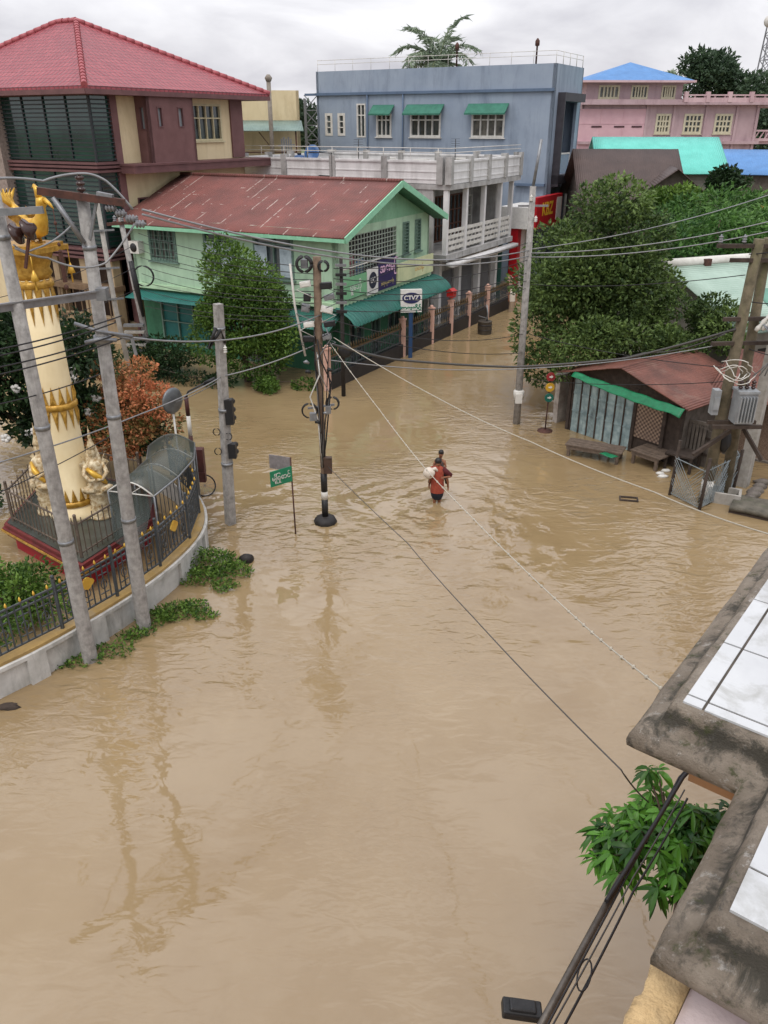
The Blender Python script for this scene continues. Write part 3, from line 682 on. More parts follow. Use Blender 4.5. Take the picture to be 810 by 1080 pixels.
# ---------------------------------------------------------------- building materials
GLASS = pm('dark_glass','#1c2325','#4b5558',scale=.9,rough=.08,bump=0,spec=.8)
PANES[:] = [GLASS, GLASS, pm('hazy_glass','#3b4548','#6b7678',scale=1.4,rough=.12,bump=0,spec=.8), pm('curtained_glass','#77746b','#3e4242',scale=2.2,rough=.15,bump=0,spec=.7)]
GLASSG = pm('green_glass','#2c5a50','#183430',scale=.6,rough=.08,bump=0,spec=.9)
MINT = pm('mint_paint','#aecbae','#a1bea2',scale=2,rough=.75,bump=.08,stain='#6d8470',stain_amt=.6,sscale=1.1)
MINTP = pm('pale_mint','#b7d3ae','#a9c6a2',scale=2,rough=.75,bump=.08,stain='#8ba084',stain_amt=.4)
DGREEN = pm('green_paint','#3f7a5b','#32664b',scale=3,rough=.7,bump=.1,stain='#22382c',stain_amt=.5)
TRIMG = pm('trim_green','#8fc7a5','#7fb796',scale=4,rough=.6,bump=.05)
GREYG = pm('greygreen_frame','#6b8578','#5b7368',scale=5,rough=.6,bump=.1)
def rust_roof_mat():
    t=NT('rusty_roof'); v=t.coord()
    a=t.mix(t.ramp(t.noise(.7,6,.6),.35,.65),lin('#7d4a42'),lin('#67403a'))
    sp=t.n('ShaderNodeSeparateXYZ'); t.l(v,sp.inputs[0]); fy=t.math('FRACT',t.math('DIVIDE',t.math('ADD',sp.outputs[1],t.math('MULTIPLY',t.noise(1.5,2),.07)),.74)); seam=t.math('LESS_THAN',fy,.085)
    keep=t.ramp(t.noise(1.0,2,.5,sc3=(.33,1.35,1)),.52,.55); fx=t.math('LESS_THAN',t.math('FRACT',t.math('DIVIDE',sp.outputs[0],.85)),.07); dots=t.math('MULTIPLY',fx,t.ramp(t.noise(2.2,3,.6),.6,.63))
    st=t.math('MAXIMUM',t.math('MULTIPLY',t.math('MULTIPLY',seam,keep),t.ramp(t.noise(6,4),.38,.5)),dots)   # bleached streaks run down the slope
    a=t.mix(t.math('MULTIPLY',st,.8),a,lin('#b3a197'))
    a=t.mix(t.math('MULTIPLY',t.ramp(t.noise(.4,3),.55,.75),.6),a,lin('#5b3a2e'))
    t.l(a,t.b.inputs['Base Color']); t.b.inputs['Roughness'].default_value=.75
    w=t.n('ShaderNodeTexWave',wave_type='BANDS',bands_direction='Y'); w.inputs['Scale'].default_value=2.2; t.l(v,w.inputs['Vector']); t.bump(w.outputs['Fac'],.6,.03)
    return t.m
RUSTROOF=rust_roof_mat()
def corr_mat(name,c,c2,axis='X',scale=3,stain='#6a5c4c',amt=.35,strength=.6):
    t=NT(name); v=t.coord(); a=t.mix(t.ramp(t.noise(1.2,5),.35,.7),lin(c),lin(c2))
    a=t.mix(t.math('MULTIPLY',t.ramp(t.noise(.8,7,.7,dist=.4),.55,.72),amt),a,lin(stain)); t.l(a,t.b.inputs['Base Color']); t.b.inputs['Roughness'].default_value=.6
    w=t.n('ShaderNodeTexWave',wave_type='BANDS',bands_direction=axis); w.inputs['Scale'].default_value=scale; t.l(v,w.inputs['Vector']); t.bump(w.outputs['Fac'],strength,.03); return t.m
AWNG=corr_mat('green_corrugated','#2c6f63','#235b52','X',2.2,'#3a5a4e',.4,1.0)

# ================================================================ green house
gh=thing('green_house','mint green two-storey corner house with rusty red sheet roof and signs','house',(-2.0,34.5,0),R(62.5))
GW,GD,F1,EV,AP=9.3,11.3,3.1,6.1,7.75
MS=frame((0,0,0),'S'); MW=frame((0,GD,0),'W'); ME=frame((GW,0,0),'E'); MN=frame((GW,GD,0),'N')
hS=[(1.1,5.6,3.95,5.75),(6.25,6.95,4.35,5.85),(7.6,8.3,4.35,5.85)]
mb=MB(); wall(gh,MS,0,GW,F1,EV,hS,MINT,mb=mb)
W=lambda y1,y0:(GD-y1,GD-y0)   # local y range to u on the long wall
hW=[(*W(10.2,8.55),4.25,5.75),(*W(6.95,5.3),3.95,5.9),(*W(4.2,2.1),3.95,5.9)]
wall(gh,MW,0,GD,F1,EV,hW,MINT,mb=mb); wall(gh,ME,0,GD,F1,EV,[],MINT,mb=mb); wall(gh,MN,0,GW,F1,EV,[],MINT,mb=mb)
mb.build('upper_wall',MINT,gh)
mb=MB(); hS2=[(1.2,2.6,.0,2.3),(3.3,4.2,.0,2.3),(5.0,6.4,.9,2.2),(7.2,8.6,.0,2.3)]
i_=.15
wall(gh,frame((0,i_,0),'S'),i_,GW-i_,-.5,F1-.003,hS2,DGREEN,mb=mb); hW2=[(1.2,4.2,.3,2.5),(6,8,.0,2.3)]
wall(gh,frame((i_,GD,0),'W'),i_,GD-i_,-.5,F1-.003,hW2,DGREEN,mb=mb); wall(gh,frame((GW-i_,0,0),'E'),i_,GD-i_,-.5,F1-.003,[],DGREEN,mb=mb); mb.build('lower_wall',DGREEN,gh)
mb=MB(); mb.box(-.12,GW+.1,-.12,GD+.1,F1-.16,F1+.05); mb.build('floor_band',MINTP,gh)
for (a,b,c,d) in hS2: window(gh,frame((0,i_,0),'S'),a,b,c,d,2,1,GREYG,GLASS,.06,.08,sill=False,name='door' if c<.1 else 'window')
window(gh,frame((i_,GD,0),'W'),*hW2[0],3,2,GREYG,flat('teal_shutter','#1f6a66',.6),.05,.08,sill=False,name='shutter'); window(gh,frame((i_,GD,0),'W'),*hW2[1],2,1,GREYG,GLASS,.06,.08,sill=False,name='door')
# lattice screen of the front room
a,b,c,d=hS[0]; mb=MB()
for k in range(17): x=a+(b-a)*k/16; mb.box(x-.022,x+.022,-.06,-.02,c,d,MS)
for k in range(10): z=c+(d-c)*k/9; mb.box(a,b,-.018,.0,z-.018,z+.018,MS)
l_=mb.build('lattice_screen',pm('lattice','#a8b2a6','#8d978b',scale=6,rough=.7,bump=.1),gh)
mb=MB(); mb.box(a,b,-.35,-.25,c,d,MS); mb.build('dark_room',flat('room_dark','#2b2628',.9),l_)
mb=MB(); mb.box(a+.9,a+1.6,-.24,-.21,c+.05,c+.75,MS); mb.build('hung_cloth',flat('blue_cloth','#5d7ba0',.9),l_)
mb=MB(); mb.box(a+.25,a+.75,-.24,-.21,c+.05,c+.9,MS); mb.build('hung_cloth',flat('pink_cloth','#a56a70',.9),l_)
LOUV=pm('louvre_shutter','#86a08c','#748e7b',scale=6,rough=.7,bump=.2)
for h in hS[1:]: window(gh,MS,*h,1,9,GREYG,LOUV,.03,.07,name='louvre_window')
w=window(gh,MW,*hW[0],5,2,GREYG,GLASS,.04,.13,name='grille_window',trans=[.62])
mb=MB()
for k in range(9): x=hW[0][0]+.1+k*.18; mb.box(x-.01,x+.01,.06,.08,4.25,5.75,MW)
for z in (4.5,4.8,5.1,5.4): mb.box(hW[0][0],hW[0][1],.055,.085,z-.01,z+.01,MW)
mb.build('grille',GREYG,w)
CURT=pm('curtain','#b9c6cc','#95a3ab',scale=3,rough=.9,bump=.1)
for h in hW[1:]:
    w=window(gh,MW,*h,2,1,GREYG,GLASS,.05,.13,name='shutter_window',trans=[.74])
    for x,wd in ((h[0]+.1,.62),(h[1]-.1-.6,.6)):
        mb=MB(); mb.box(x,x+wd,.01,.05,h[2]+.1,h[2]+1.35,MW); mb.box(x+.06,x+wd-.06,.051,.06,h[2]+.2,h[2]+1.25,MW); mb.build('curtain_leaf',CURT,w)
# gables, roof, barge boards

GABM=corr_mat('gable_board','#86b592','#78a886','X',2.0,'#5f7d66',.3,.8)
for y0,y1 in ((.0,.14),(GD-.14,GD)): MB()._add([(0,y0,EV),(GW,y0,EV),(GW/2,y0,AP-.12),(0,y1,EV),(GW,y1,EV),(GW/2,y1,AP-.12)],[(0,1,2),(5,4,3),(0,3,4,1),(1,4,5,2),(2,5,3,0)]).build('gable',GABM,gh)
OV=.55; sl_=(AP-EV)/(GW/2); x0,x1=-OV,GW+OV; ze=AP-sl_*(GW/2+OV)
for s in (0,1):
    xa=x0 if s==0 else x1
    mb=MB(); mb.sheet(lambda u,v: (xa+(GW/2-xa)*u, -.75+(GD+1.3)*v, ze+(AP-ze)*u+.03*math.sin(v*23)*0+random.uniform(-.008,.008)),8,20,.05); mb.build('roof_slope',RUSTROOF,gh)
mb=MB(); mb.tube([(GW/2,-.78,AP+.02),(GW/2,GD+.56,AP+.02)],.09,8); mb.build('ridge_cap',RUSTROOF,gh)
mb=MB()
for s in (0,1):
    xa=x0 if s==0 else x1; mb.bar((xa,-.78,ze-.1),(GW/2,-.78,AP-.08),.06,.26)
mb.build('barge_board',TRIMG,gh)
mb=MB(); mb.box(x0-.02,x0+.04,-.75,GD+.55,ze-.2,ze-.055); mb.build('eave_board',TRIMG,gh)
mb=MB(); mb.sheet(lambda u,v:(x0+.05+(GW+2*OV-.1)*u,-.72+.7*v,ze+(AP-ze)*(1-abs(2*u-1))-.16),2,1,.02); mb.build('soffit',DGREEN,gh)
# curved green awning along the street front and a flat one round the corner
def aw(u,v): a=v*R(75); return (-.6+(GW+.9)*u,-.05-1.15*math.sin(a)/math.sin(R(75)),2.98-.62*(1-math.cos(a))/(1-math.cos(R(75))))
mb=MB(); mb.sheet(lambda u,v:(lambda p:(p[0],p[1]-.025*math.sin(u*190)*v,p[2]+.03*math.sin(u*190)))(aw(u,v)),240,7,.03); mb.build('awning',AWNG,gh)
mb=MB(); mb.sheet(lambda u,v:(-.05-1.2*v,-.3+5.2*u,2.75-.5*v),12,3,.03); mb.build('awning',corr_mat('green_corrugated_side','#3a7568','#2e6157','Y',2.2,'#3a5a4e',.4,1.0),gh)
mb=MB(); mb.sheet(lambda u,v:(-.05-.95*v,6.6+4.6*u,2.85-.25*v),12,3,.03); mb.build('awning',corr_mat('teal_sheet','#1d6b62','#195a55','Y',2.2,'#2c4a44',.4,.6),gh)
# banners along the first floor
mb=MB(); mb.box(.1,2.25,-.22,-.18,3.2,4.15); bn=mb.build('green_banner',pm('banner_green','#7fb98c','#73ab80',scale=3,rough=.5,bump=0),gh)
text_mesh('lettering','လက်ဖက်','.',WHITEP,bn,Matrix.Identity(4)) if False else None
BT=flat('banner_white','#e6e5e0',.5); NAVY=flat('navy_print','#242a5c',.5); PURP=pm('banner_purple','#33295c','#2a2350',scale=3,rough=.5,bump=0)
def SM(u,z,n=.22): return textM((u,-n-.006,z),(1,0,0),(0,0,1))
text_mesh('lettering','ရွှေဘို','' and 1 or .42,BT,bn,SM(1.25,3.68))
mb=MB(); mb.box(2.255,3.3,-.24,-.18,3.12,4.25); bw=mb.build('white_banner',BT,gh)
mb=MB(); MT=SM(2.78,3.72,.24); mb.prism([(.36*math.cos(a),.36*math.sin(a)) for a in np.linspace(0,2*PI,28,endpoint=False)],0,.012,MT); mb.build('round_logo',flat('logo_ink','#20283c',.5),bw)
text_mesh('lettering','UC',.34,BT,bw,SM(2.78,3.72,.256))
mb=MB(); mb.box(3.305,5.1,-.25,-.18,3.15,4.5); bpu=mb.build('purple_banner',PURP,gh)
text_mesh('lettering','အေးမြ',.52,flat('banner_pink','#e3b9d3',.5),bpu,SM(4.2,4.08,.25),bold=.012)
text_mesh('lettering','အထူးကုဆေးခန်း',.2,flat('banner_yellow','#c9b878',.5),bpu,SM(4.2,3.42,.25),sx=.9)
mb=MB(); mb.box(5.15,GW-.05,-.3,-.22,3.2,4.1); mb.box(5.15,GW-.05,-.22,.0,3.2,3.26); cb=mb.build('balcony_front',pm('cream_mint','#cfd3a8','#c0c79c',scale=2,rough=.7,bump=.1,stain='#93a07e',stain_amt=.4),gh)
text_mesh('lettering','ဆေးခန်း',.3,flat('faded_orange','#c9a56a',.6),cb,SM(7.6,3.6,.3))
mb=MB(); mb.tube([(.0,-.3,4.55),(5.1,-.3,4.62)],.03,6); mb.build('balcony_rail',WHITEP,gh)
mb=MB(); mb.box(-.35,0,9.9,10.6,4.7,5.3) if False else mb.box(-.38,-.003,10.55,11.15,4.55,5.1); ac=mb.build('air_conditioner',WHITEP,gh)
mb=MB(); M=Matrix.Translation((-.385,10.85,4.82))@Matrix.Rotation(-PI/2,4,'Y'); mb.lathe([(.2,0),(.2,.012),(.03,.014)],16,M=M); mb.build('fan_grille',BLACK,ac)
mb=MB(); mb.tube([(GW-.2,-.12,0),(GW-.2,-.12,3)],.06,7); mb.build('drainpipe',WHITEP,gh)

# ================================================================ street fence of the corner house
F0=Vector((-2.35,32.25,0)); F1_=Vector((7.55,49.0,0)); fd=(F1_-F0); FL=fd.length
sf=thing('street_fence','low dark fence with gold tipped bars and pink pillars along the flooded street','fence',F0,math.atan2(fd.y,fd.x))
STONE=pm('black_plinth','#2a2727','#1f1d1e',scale=3,rough=.5,bump=.2,stain='#453e39',stain_amt=.4)
PINKP=pm('pink_pillar','#cda897','#bd9584',scale=3,rough=.8,bump=.2,stain='#7d5a4c',stain_amt=.5,sscale=1.5)
mb=MB(); mb.box(0,FL,-.1,.1,-.4,.62); mb.build('plinth',STONE,sf)
def u_at(px,py): g=G(px,py); return (g-F0).dot(fd.normalized())
posts=[0.0,6.35,9.3,11.5,13.7,16.2,FL]
for p in posts:
    mb=MB(); mb.box(p-.105,p+.105,-.12,.12,-.4,1.75); mb.box(p-.135,p+.135,-.15,.15,1.75,1.82); mb.ell((p,0,1.85),.1,.1,.09,10,6); mb.build('pillar',PINKP,sf)
BRONZ=pm('bronze_bar','#6d5a3c','#4a3d2c',scale=6,rough=.5,metallic=.3,bump=.1)
for a,b in zip(posts,posts[1:]):
    mb=MB(); mb.box(a+.14,b-.14,-.02,.02,.7,.75); mb.box(a+.14,b-.14,-.02,.02,1.3,1.36); n=int((b-a)/.2)
    for k in range(1,n):
        x=a+(b-a)*k/n; mb.box(x-.014,x+.014,-.014,.014,.62,1.5)
        if k%2: mb.tube([(x+.1*math.cos(q),0,1.05+.13*math.sin(q)) for q in np.linspace(0,2*PI,9)],.014,4)
    mb.build('rail_panel',DKRAIL,sf)
    mb=MB()
    for k in range(1,n):
        x=a+(b-a)*k/n; mb.lathe([(.016,1.42),(.045,1.52),(.03,1.58),(.004,1.68)],6,(x,0))
    mb.box(a+.14,b-.14,-.035,.035,1.36,1.42); mb.build('gilt_tips',BRONZ,sf)
rb=thing('letter_box','small red letter box capping a fence pillar by the shutters','letter box',F0+fd.normalized()*11.5+Vector((0,0,1.965)),math.atan2(fd.y,fd.x))
mb=MB(); mb.box(-.2,.2,-.18,.18,0,.3); mb._add([(-.25,-.22,.3),(.25,-.22,.3),(.25,.22,.3),(-.25,.22,.3),(-.25,0,.45),(.25,0,.45)],[(0,1,5,4),(2,3,4,5),(1,2,5),(3,0,4),(3,2,1,0)]); mb.build('box_body',flat('bright_red','#b5231f',.5),rb)
mb=MB(); mb.box(-.12,.12,-.186,-.181,.18,.21); mb.build('slot',BLACK,rb)
# blue-post shop sign
bs=thing('shop_sign','white shop sign with dark oval logo on a blue post by the fence','sign',(1.25,37.5,0),R(8))
mb=MB(); mb.box(-.09,.09,-.06,.06,-.3,2.3); mb.build('post',flat('blue_post','#22456e',.5),bs)
mb=MB(); mb.box(-.5,.5,-.1,.1,2.17,3.2); mb.build('board',BT,bs)
mb=MB(); MT=textM((0,-.103,2.82),(1,0,0),(0,0,1)); mb.prism([(.43*math.cos(a),.25*math.sin(a)) for a in np.linspace(0,2*PI,32,endpoint=False)],0,.01,MT); mb.build('oval_logo',NAVY,bs)
text_mesh('lettering','CTVZ',.3,BT,bs,textM((0,-.118,2.82),(1,0,0),(0,0,1)),sx=.9,bold=.01)
text_mesh('lettering','ဆေးဆိုင်',.25,flat('print_green','#2d7f62',.5),bs,textM((0,-.106,2.36),(1,0,0),(0,0,1)),bold=.012)
db=thing('water_drum','dark round drum standing in the flooded street near the fence','drum',(5.36,42.4,0))
mb=MB(); mb.lathe([(.34,-.3),(.36,0),(.38,.3),(.36,.62),(.38,.66),(.34,.68)],18); mb.build('barrel',pm('drum_brown','#4a4237','#352f28',scale=5,rough=.6,bump=.2),db)
mb=MB(); mb.lathe([(.37,.2),(.395,.23),(.37,.26)],18); mb.lathe([(.37,.45),(.395,.48),(.37,.51)],18); mb.build('hoop',STONE,db)
mb=MB(); mb.tube([(.1,0,.68),(.12,0,1.05),(.05,.05,1.5)],[.05,.04,.03],7); mb.bar((-.35,-.05,.95),(.1,0,.8),.09,.03); mb.build('tap_and_lid',STEEL,db)

# ================================================================ white terrace building
TX,TY=2.9,44.2
tbg=thing('terrace_building','white concrete building with rooftop terrace, balcony balustrade and grey roller shutters','building',(TX,TY,0),R(60.5))
TW,TD=10.0,13.0
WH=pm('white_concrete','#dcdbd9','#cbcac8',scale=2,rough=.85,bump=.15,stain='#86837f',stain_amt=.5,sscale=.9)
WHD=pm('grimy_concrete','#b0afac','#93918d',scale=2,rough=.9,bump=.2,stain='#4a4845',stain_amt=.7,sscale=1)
SHUT=corr_mat('roller_shutter','#6d6e70','#5d5e60','Z',5,'#4c4742',.4,.7)
BRWN=pm('brown_frame','#6a4a3a','#553a2d',scale=6,rough=.6,bump=.1)
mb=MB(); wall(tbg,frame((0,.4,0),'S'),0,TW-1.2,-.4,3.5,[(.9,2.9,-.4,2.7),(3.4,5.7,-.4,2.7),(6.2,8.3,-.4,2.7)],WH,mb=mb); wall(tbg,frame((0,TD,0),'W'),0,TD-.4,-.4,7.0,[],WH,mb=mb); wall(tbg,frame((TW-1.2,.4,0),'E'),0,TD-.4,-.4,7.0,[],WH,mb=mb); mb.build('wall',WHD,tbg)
for a,b in ((.9,2.9),(3.4,5.7),(6.2,8.3)):
    mb=MB(); mb.box(a,b,.5,.56,-.4,2.7); mb.build('roller_shutter',SHUT,tbg)
for x in (.55,3.15,5.95,8.6): mb=MB(); mb.box(x-.16,x+.16,.1,.395,-.4,3.5); mb.build('column',WH,tbg)
mb=MB(); mb.box(8.9,9.0,-.1,.4,-.4,3.4); mb.build('green_edge',flat('edge_green','#2f5f55',.6),tbg)
mb=MB(); mb.box(-.2,TW-.6,-.55,1.9,3.5,3.8); mb.build('balcony_slab',WHD,tbg)
mb=MB(); mb.sheet(lambda u,v:(-.2+9.6*u,-.56-.4*v,3.42-.02*v),2,1,.2); mb.build('canopy_slab',WH,tbg)
# first floor set back behind the balcony
hh=[(.3,1.9,4.0,6.2),(3.0,4.6,3.9,6.4),(5.2,7.0,3.9,6.4),(7.5,8.5,4.4,6.2)]
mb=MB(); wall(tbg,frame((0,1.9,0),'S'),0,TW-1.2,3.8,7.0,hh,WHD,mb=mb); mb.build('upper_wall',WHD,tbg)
for h in hh[:3]: window(tbg,frame((0,1.9,0),'S'),*h,3,3,BRWN,GLASS,.06,.09,sill=False)
window(tbg,frame((0,1.9,0),'S'),*hh[3],2,3,WHITEP,GLASS,.05,.08,sill=False)
for x in (.1,2.5,5.0,7.4,9.2): mb=MB(); mb.box(x-.11,x+.11,-.45,-.2,3.8,7.0); mb.build('column',WH,tbg)
for a,b in ((.1,2.5),(2.5,5.0),(5.0,7.4),(7.4,9.2)):
    mb=MB()
    for z in (3.95,4.25,4.55,4.85): mb.box(a+.112,b-.112,-.37,-.3,z,z+.17)
    for k in range(1,5): x=a+(b-a)*k/5; mb.bar((x-.25,-.33,3.9),(x+.25,-.33,4.9),.05,.06)
    mb.build('balustrade',WHITEP,tbg)
mb=MB(); mb.box(-.05,TW,-.6,TD,7.0,7.25); mb.build('roof_slab',WHD,tbg)
mb=MB(); mb.box(.15,TW-.15,-.4,TD-.2,7.253,7.3); mb.build('terrace_floor',pm('terrace_screed','#8f8d88','#77756f',scale=1.2,rough=.8,bump=.1,stain='#55534e',stain_amt=.5,streak=False),tbg)
def para(p,q,n,name='parapet'):
    p=Vector(p);q=Vector(q); L=(q-p).length
    mb=MB(); mb.bar(p+Vector((0,0,7.78)),q+Vector((0,0,7.78)),.12,1.0)
    for z in (7.5,7.85,8.25): mb.bar(p+Vector((0,0,z)),q+Vector((0,0,z)),.17,.05)
    mb.bar(p+Vector((0,0,8.33)),q+Vector((0,0,8.33)),.24,.1); mb.build(name,WH,tbg)
    for k in range(n+1):
        c=p.lerp(q,k/n); m=MB(); m.box(c.x-.17,c.x+.17,c.y-.17,c.y+.17,7.26,8.55); m.build('parapet_post',WHD,tbg)
para((.0,-.5,0),(TW-.1,-.5,0),4); para((0,TD,0),(0,.0,0),4); para((TW-.1,-.3,0),(TW-.1,TD-.1,0),5); para((0.4,TD-.1,0),(TW-.4,TD-.1,0),4)
mb=MB()
for z in (8.75,8.95): mb.tube([(.05,TD,z),(.05,-.5,z),(TW-.1,-.5,z)],.022,6)
for k in range(9): mb.tube([(.05,TD-1.6*k,8.5),(.05,TD-1.6*k,8.97)],.02,5)
mb.build('pipe_rail',WHITEP,tbg)
# clutter on the terrace
def on_t(x,y): 
    a=R(60.5); return (TX+x*math.cos(a)-y*math.sin(a),TY+x*math.sin(a)+y*math.cos(a),7.3)
o=thing('satellite_dish','blue and grey satellite dish tripod on the terrace','dish',on_t(2.2,9.4),R(-20))
mb=MB(); mb.tube([(0,0,0),(0,0,.9)],.03,6); mb.tube([(-.35,-.2,0),(0,0,.7),(.35,-.2,0)],.02,5); mb.build('tripod',STEEL,o)
mb=MB(); M=Matrix.Translation((0,0,1.25))@Matrix.Rotation(R(70),4,'X'); mb.lathe([(.02,-.12),(.25,-.09),(.48,.0),(.46,.02),(.25,-.06),(.02,-.09)],18,M=M); mb.build('reflector',flat('dish_blue','#3a5f8f',.4),o)
o=thing('condenser_unit','white condenser unit standing on the terrace','air conditioner',on_t(2.0,4.2),R(30))
mb=MB(); mb.box(-.4,.4,-.16,.16,.35,1.1); mb.build('casing',WHITEP,o); mb=MB(); M=Matrix.Translation((-.1,-.163,.72))@Matrix.Rotation(PI/2,4,'X'); mb.lathe([(.26,0),(.26,.012),(.05,.015)],16,M=M); mb.build('fan_grille',BLACK,o)
mb=MB(); mb.box(-.35,.35,-.14,.14,0,.35); mb.build('stand',STEEL,o)
o=thing('table_frame','bare dark metal table frame propped against the terrace parapet','table frame',on_t(.3,7.4),R(60.5))
mb=MB()
for a,b in (((-.45,-.9,1.35),(-.2,.9,1.35)),((-.45,-.9,.2),(-.3,.7,.2)),((-.45,-.9,.2),(-.45,-.9,1.35)),((-.3,.7,.2),(-.2,.9,1.35))): mb.tube([a,b],.03,6)
mb.build('tubes',BLACK,o)
for k,(x,y,h,lab) in enumerate(((1.0,5.5,2.0,'thin dark antenna mast on the terrace near the condenser'),(6.0,2.0,2.0,'thin dark antenna mast on the terrace towards the street end'))):
    o=thing('antenna_mast',lab,'antenna',on_t(x,y)); mb=MB(); mb.tube([(0,0,0),(0,0,h)],.025,6); mb.lathe([(.15,0),(.13,.05),(.03,.07)],8); mb.build('mast',BLACK,o); mb=MB()
    for q in range(4): mb.bar((-.25,0,h-.12*q),(.25,0,h-.12*q),.015)
    mb.build('elements',BLACK,o)
for k,(x,y,s) in enumerate(((7.2,2.0,.45),(1.2,8.3,.5),(4.4,3.4,.4))):
    o=thing('storage_crate',['pale crate on the terrace at the street corner','pale crate beside the satellite dish on the terrace','pale low crate in the middle of the terrace'][k],'crate',on_t(x,y),R(20*k),'crates on the terrace')
    mb=MB(); mb.box(-s,s,-s*.6,s*.6,0,.9); mb.box(-s-.03,s+.03,-s*.6-.03,s*.6+.03,.9,.96); mb.build('crate_body',WHITEP,o)
o=thing('water_drum','round blue plastic barrel standing on the terrace','drum',on_t(3.5,11.2)); mb=MB(); mb.lathe([(.3,0),(.34,.2),(.34,.9),(.28,1.05),(.1,1.1)],16); mb.build('barrel',flat('barrel_blue','#31527f',.5),o); mb=MB(); mb.lathe([(.12,1.1),(.13,1.2),(.02,1.22)],12); mb.build('lid',BLACK,o)
# ================================================================ blue building
bl=thing('blue_building','large slate blue three-storey block with white windows and small green awnings','building',(10.8,57,0),R(60))
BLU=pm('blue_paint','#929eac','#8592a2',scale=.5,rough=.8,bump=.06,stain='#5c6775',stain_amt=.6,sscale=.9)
BLUD=pm('dark_blue_paint','#5f7187','#54657b',scale=.6,rough=.8,bump=.06,stain='#434f60',stain_amt=.4)  # darker blue for the recess, ledges, drainpipes and yard wall
BW_,BD,BT_=5.6,18.2,13.5
U=lambda a,b:(BD-a,BD-b)
hw=[(*U(5.65,3.25),9.25,10.75),(*U(10.35,7.95),9.25,10.75),(*U(13.1,11.85),9.25,10.75),(*U(14.75,14.0),9.2,11.4),(*U(16.4,15.75),9.3,10.8),(*U(17.5,16.85),9.3,10.8),(*U(2.6,1.2),2.4,3.4)]
MWb=frame((0,BD,0),'W')
mb=MB(); wall(bl,MWb,0,BD,-.4,BT_,hw,BLU,t=.25,mb=mb); wall(bl,frame((0,BD,0),'N').copy() if False else frame((BW_,BD,0),'N'),0,BW_,-.4,BT_,[],BLU,mb=mb); wall(bl,frame((BW_,0,0),'E'),0,BD,-.4,BT_,[],BLU,mb=mb)
wall(bl,frame((0,0,0),'S'),0,BW_,-.4,BT_,[(.9,BW_-.8,7.0,11.4),(.9,BW_-.8,.0,6.2)],BLU,mb=mb); mb.build('wall',BLU,bl)
mb=MB(); mb.box(.2,BW_-.2,.2,BD-.2,12.9,13.05); mb.build('roof',pm('roof_screed','#8d8b86','#6f6d68',scale=.8),bl)
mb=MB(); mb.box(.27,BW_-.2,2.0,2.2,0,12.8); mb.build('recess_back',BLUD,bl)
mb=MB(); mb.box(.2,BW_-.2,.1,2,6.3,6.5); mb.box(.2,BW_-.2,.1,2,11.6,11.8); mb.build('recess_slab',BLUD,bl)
mb=MB(); f=frame((0,0,0),'S')
mb.box(.75,.9,-.2,.5,6.3,11.9,f); mb.box(.9,BW_-.6,-.2,.5,11.403,11.9,f); mb.box(.75,BW_-.6,-.1,.5,6.45,6.997,f); mb.build('dark_surround',pm('surround','#3d3a40','#312f34',scale=3,rough=.6),bl)
mb=MB(); mb.box(2.0,BW_-.8,-.45,-.15,6.9,7.0,f)
for x in (1.0,BW_-.9): mb.box(x,x+.08,-.25,-.17,7.0,8.3,f)
mb.box(1.0,BW_-.9,-.25,-.17,8.2,8.3,f); mb.build('balcony_rail',WHITEP,bl)
mb=MB(); mb.box(1.08,BW_-.9,-.22,-.2,7.0,8.2,f); mb.build('balcony_glass',flat('balcony_glass','#8ea3b4',.1),bl)
mb=MB(); mb.box(BW_-1.2,BW_-.8,-.15,.1,.0,6.2,f); mb.build('white_pillar',WHITEP,bl)
for h,(c,r) in zip(hw[:3],((4,2),(4,2),(3,2))):
    window(bl,MWb,*h,c,r,WHITEP,GLASS,.09,.13,trans=[.72] if c else None,proud=.05)
    m=MB(); a,b=h[0]-.25,h[1]+.25
    m._add([MWb@Vector(v) for v in ((a,.06,h[3]+.55),(b,.06,h[3]+.55),(b,.75,h[3]-.02),(a,.75,h[3]-.02),(a,.06,h[3]+.5),(b,.06,h[3]+.5),(b,.75,h[3]-.12),(a,.75,h[3]-.12))],[(0,1,2,3),(7,6,5,4),(3,2,6,7),(0,3,7,4),(2,1,5,6)]); m.build('window_awning',pm('awning_green','#3a7562','#2b6250',scale=3,rough=.6),bl)
window(bl,MWb,*hw[3],2,2,WHITEP,GLASS,.07,.1,trans=[.66],sill=False,name='balcony_door')
for h in hw[4:6]: window(bl,MWb,*h,1,3,WHITEP,GLASS,.07,.17,sill=False)
window(bl,MWb,*hw[6],4,1,BLUD,GLASS,.06,.08,sill=False,name='vent_window')
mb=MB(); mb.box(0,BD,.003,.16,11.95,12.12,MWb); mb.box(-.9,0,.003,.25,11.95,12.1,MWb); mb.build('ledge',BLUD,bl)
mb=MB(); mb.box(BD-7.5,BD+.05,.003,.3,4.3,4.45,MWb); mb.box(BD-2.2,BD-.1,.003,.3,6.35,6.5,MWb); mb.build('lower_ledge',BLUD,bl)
for u in (BD-10.9,BD-13.8): mb=MB(); mb.tube([MWb@Vector((u,.1,12)),MWb@Vector((u,.1,6))],.06,6); mb.build('drainpipe',BLUD,bl)
mb=MB(); pts=[(0,BD,0),(0,0,0),(BW_,0,0)]
for z in (13.95,14.2): mb.tube([(0.08,BD-.1,z),(.08,.08,z),(BW_-.1,.08,z)],.018,6)
for k in range(13): y=.08+(BD-.2)*k/12; mb.tube([(.08,y,13.5),(.08,y,14.22)],.016,5)
for k in range(1,5): x=.08+(BW_-.2)*k/4; mb.tube([(x,.08,13.5),(x,.08,14.22)],.025,5)
mb.build('roof_rail',WHITEP,bl)
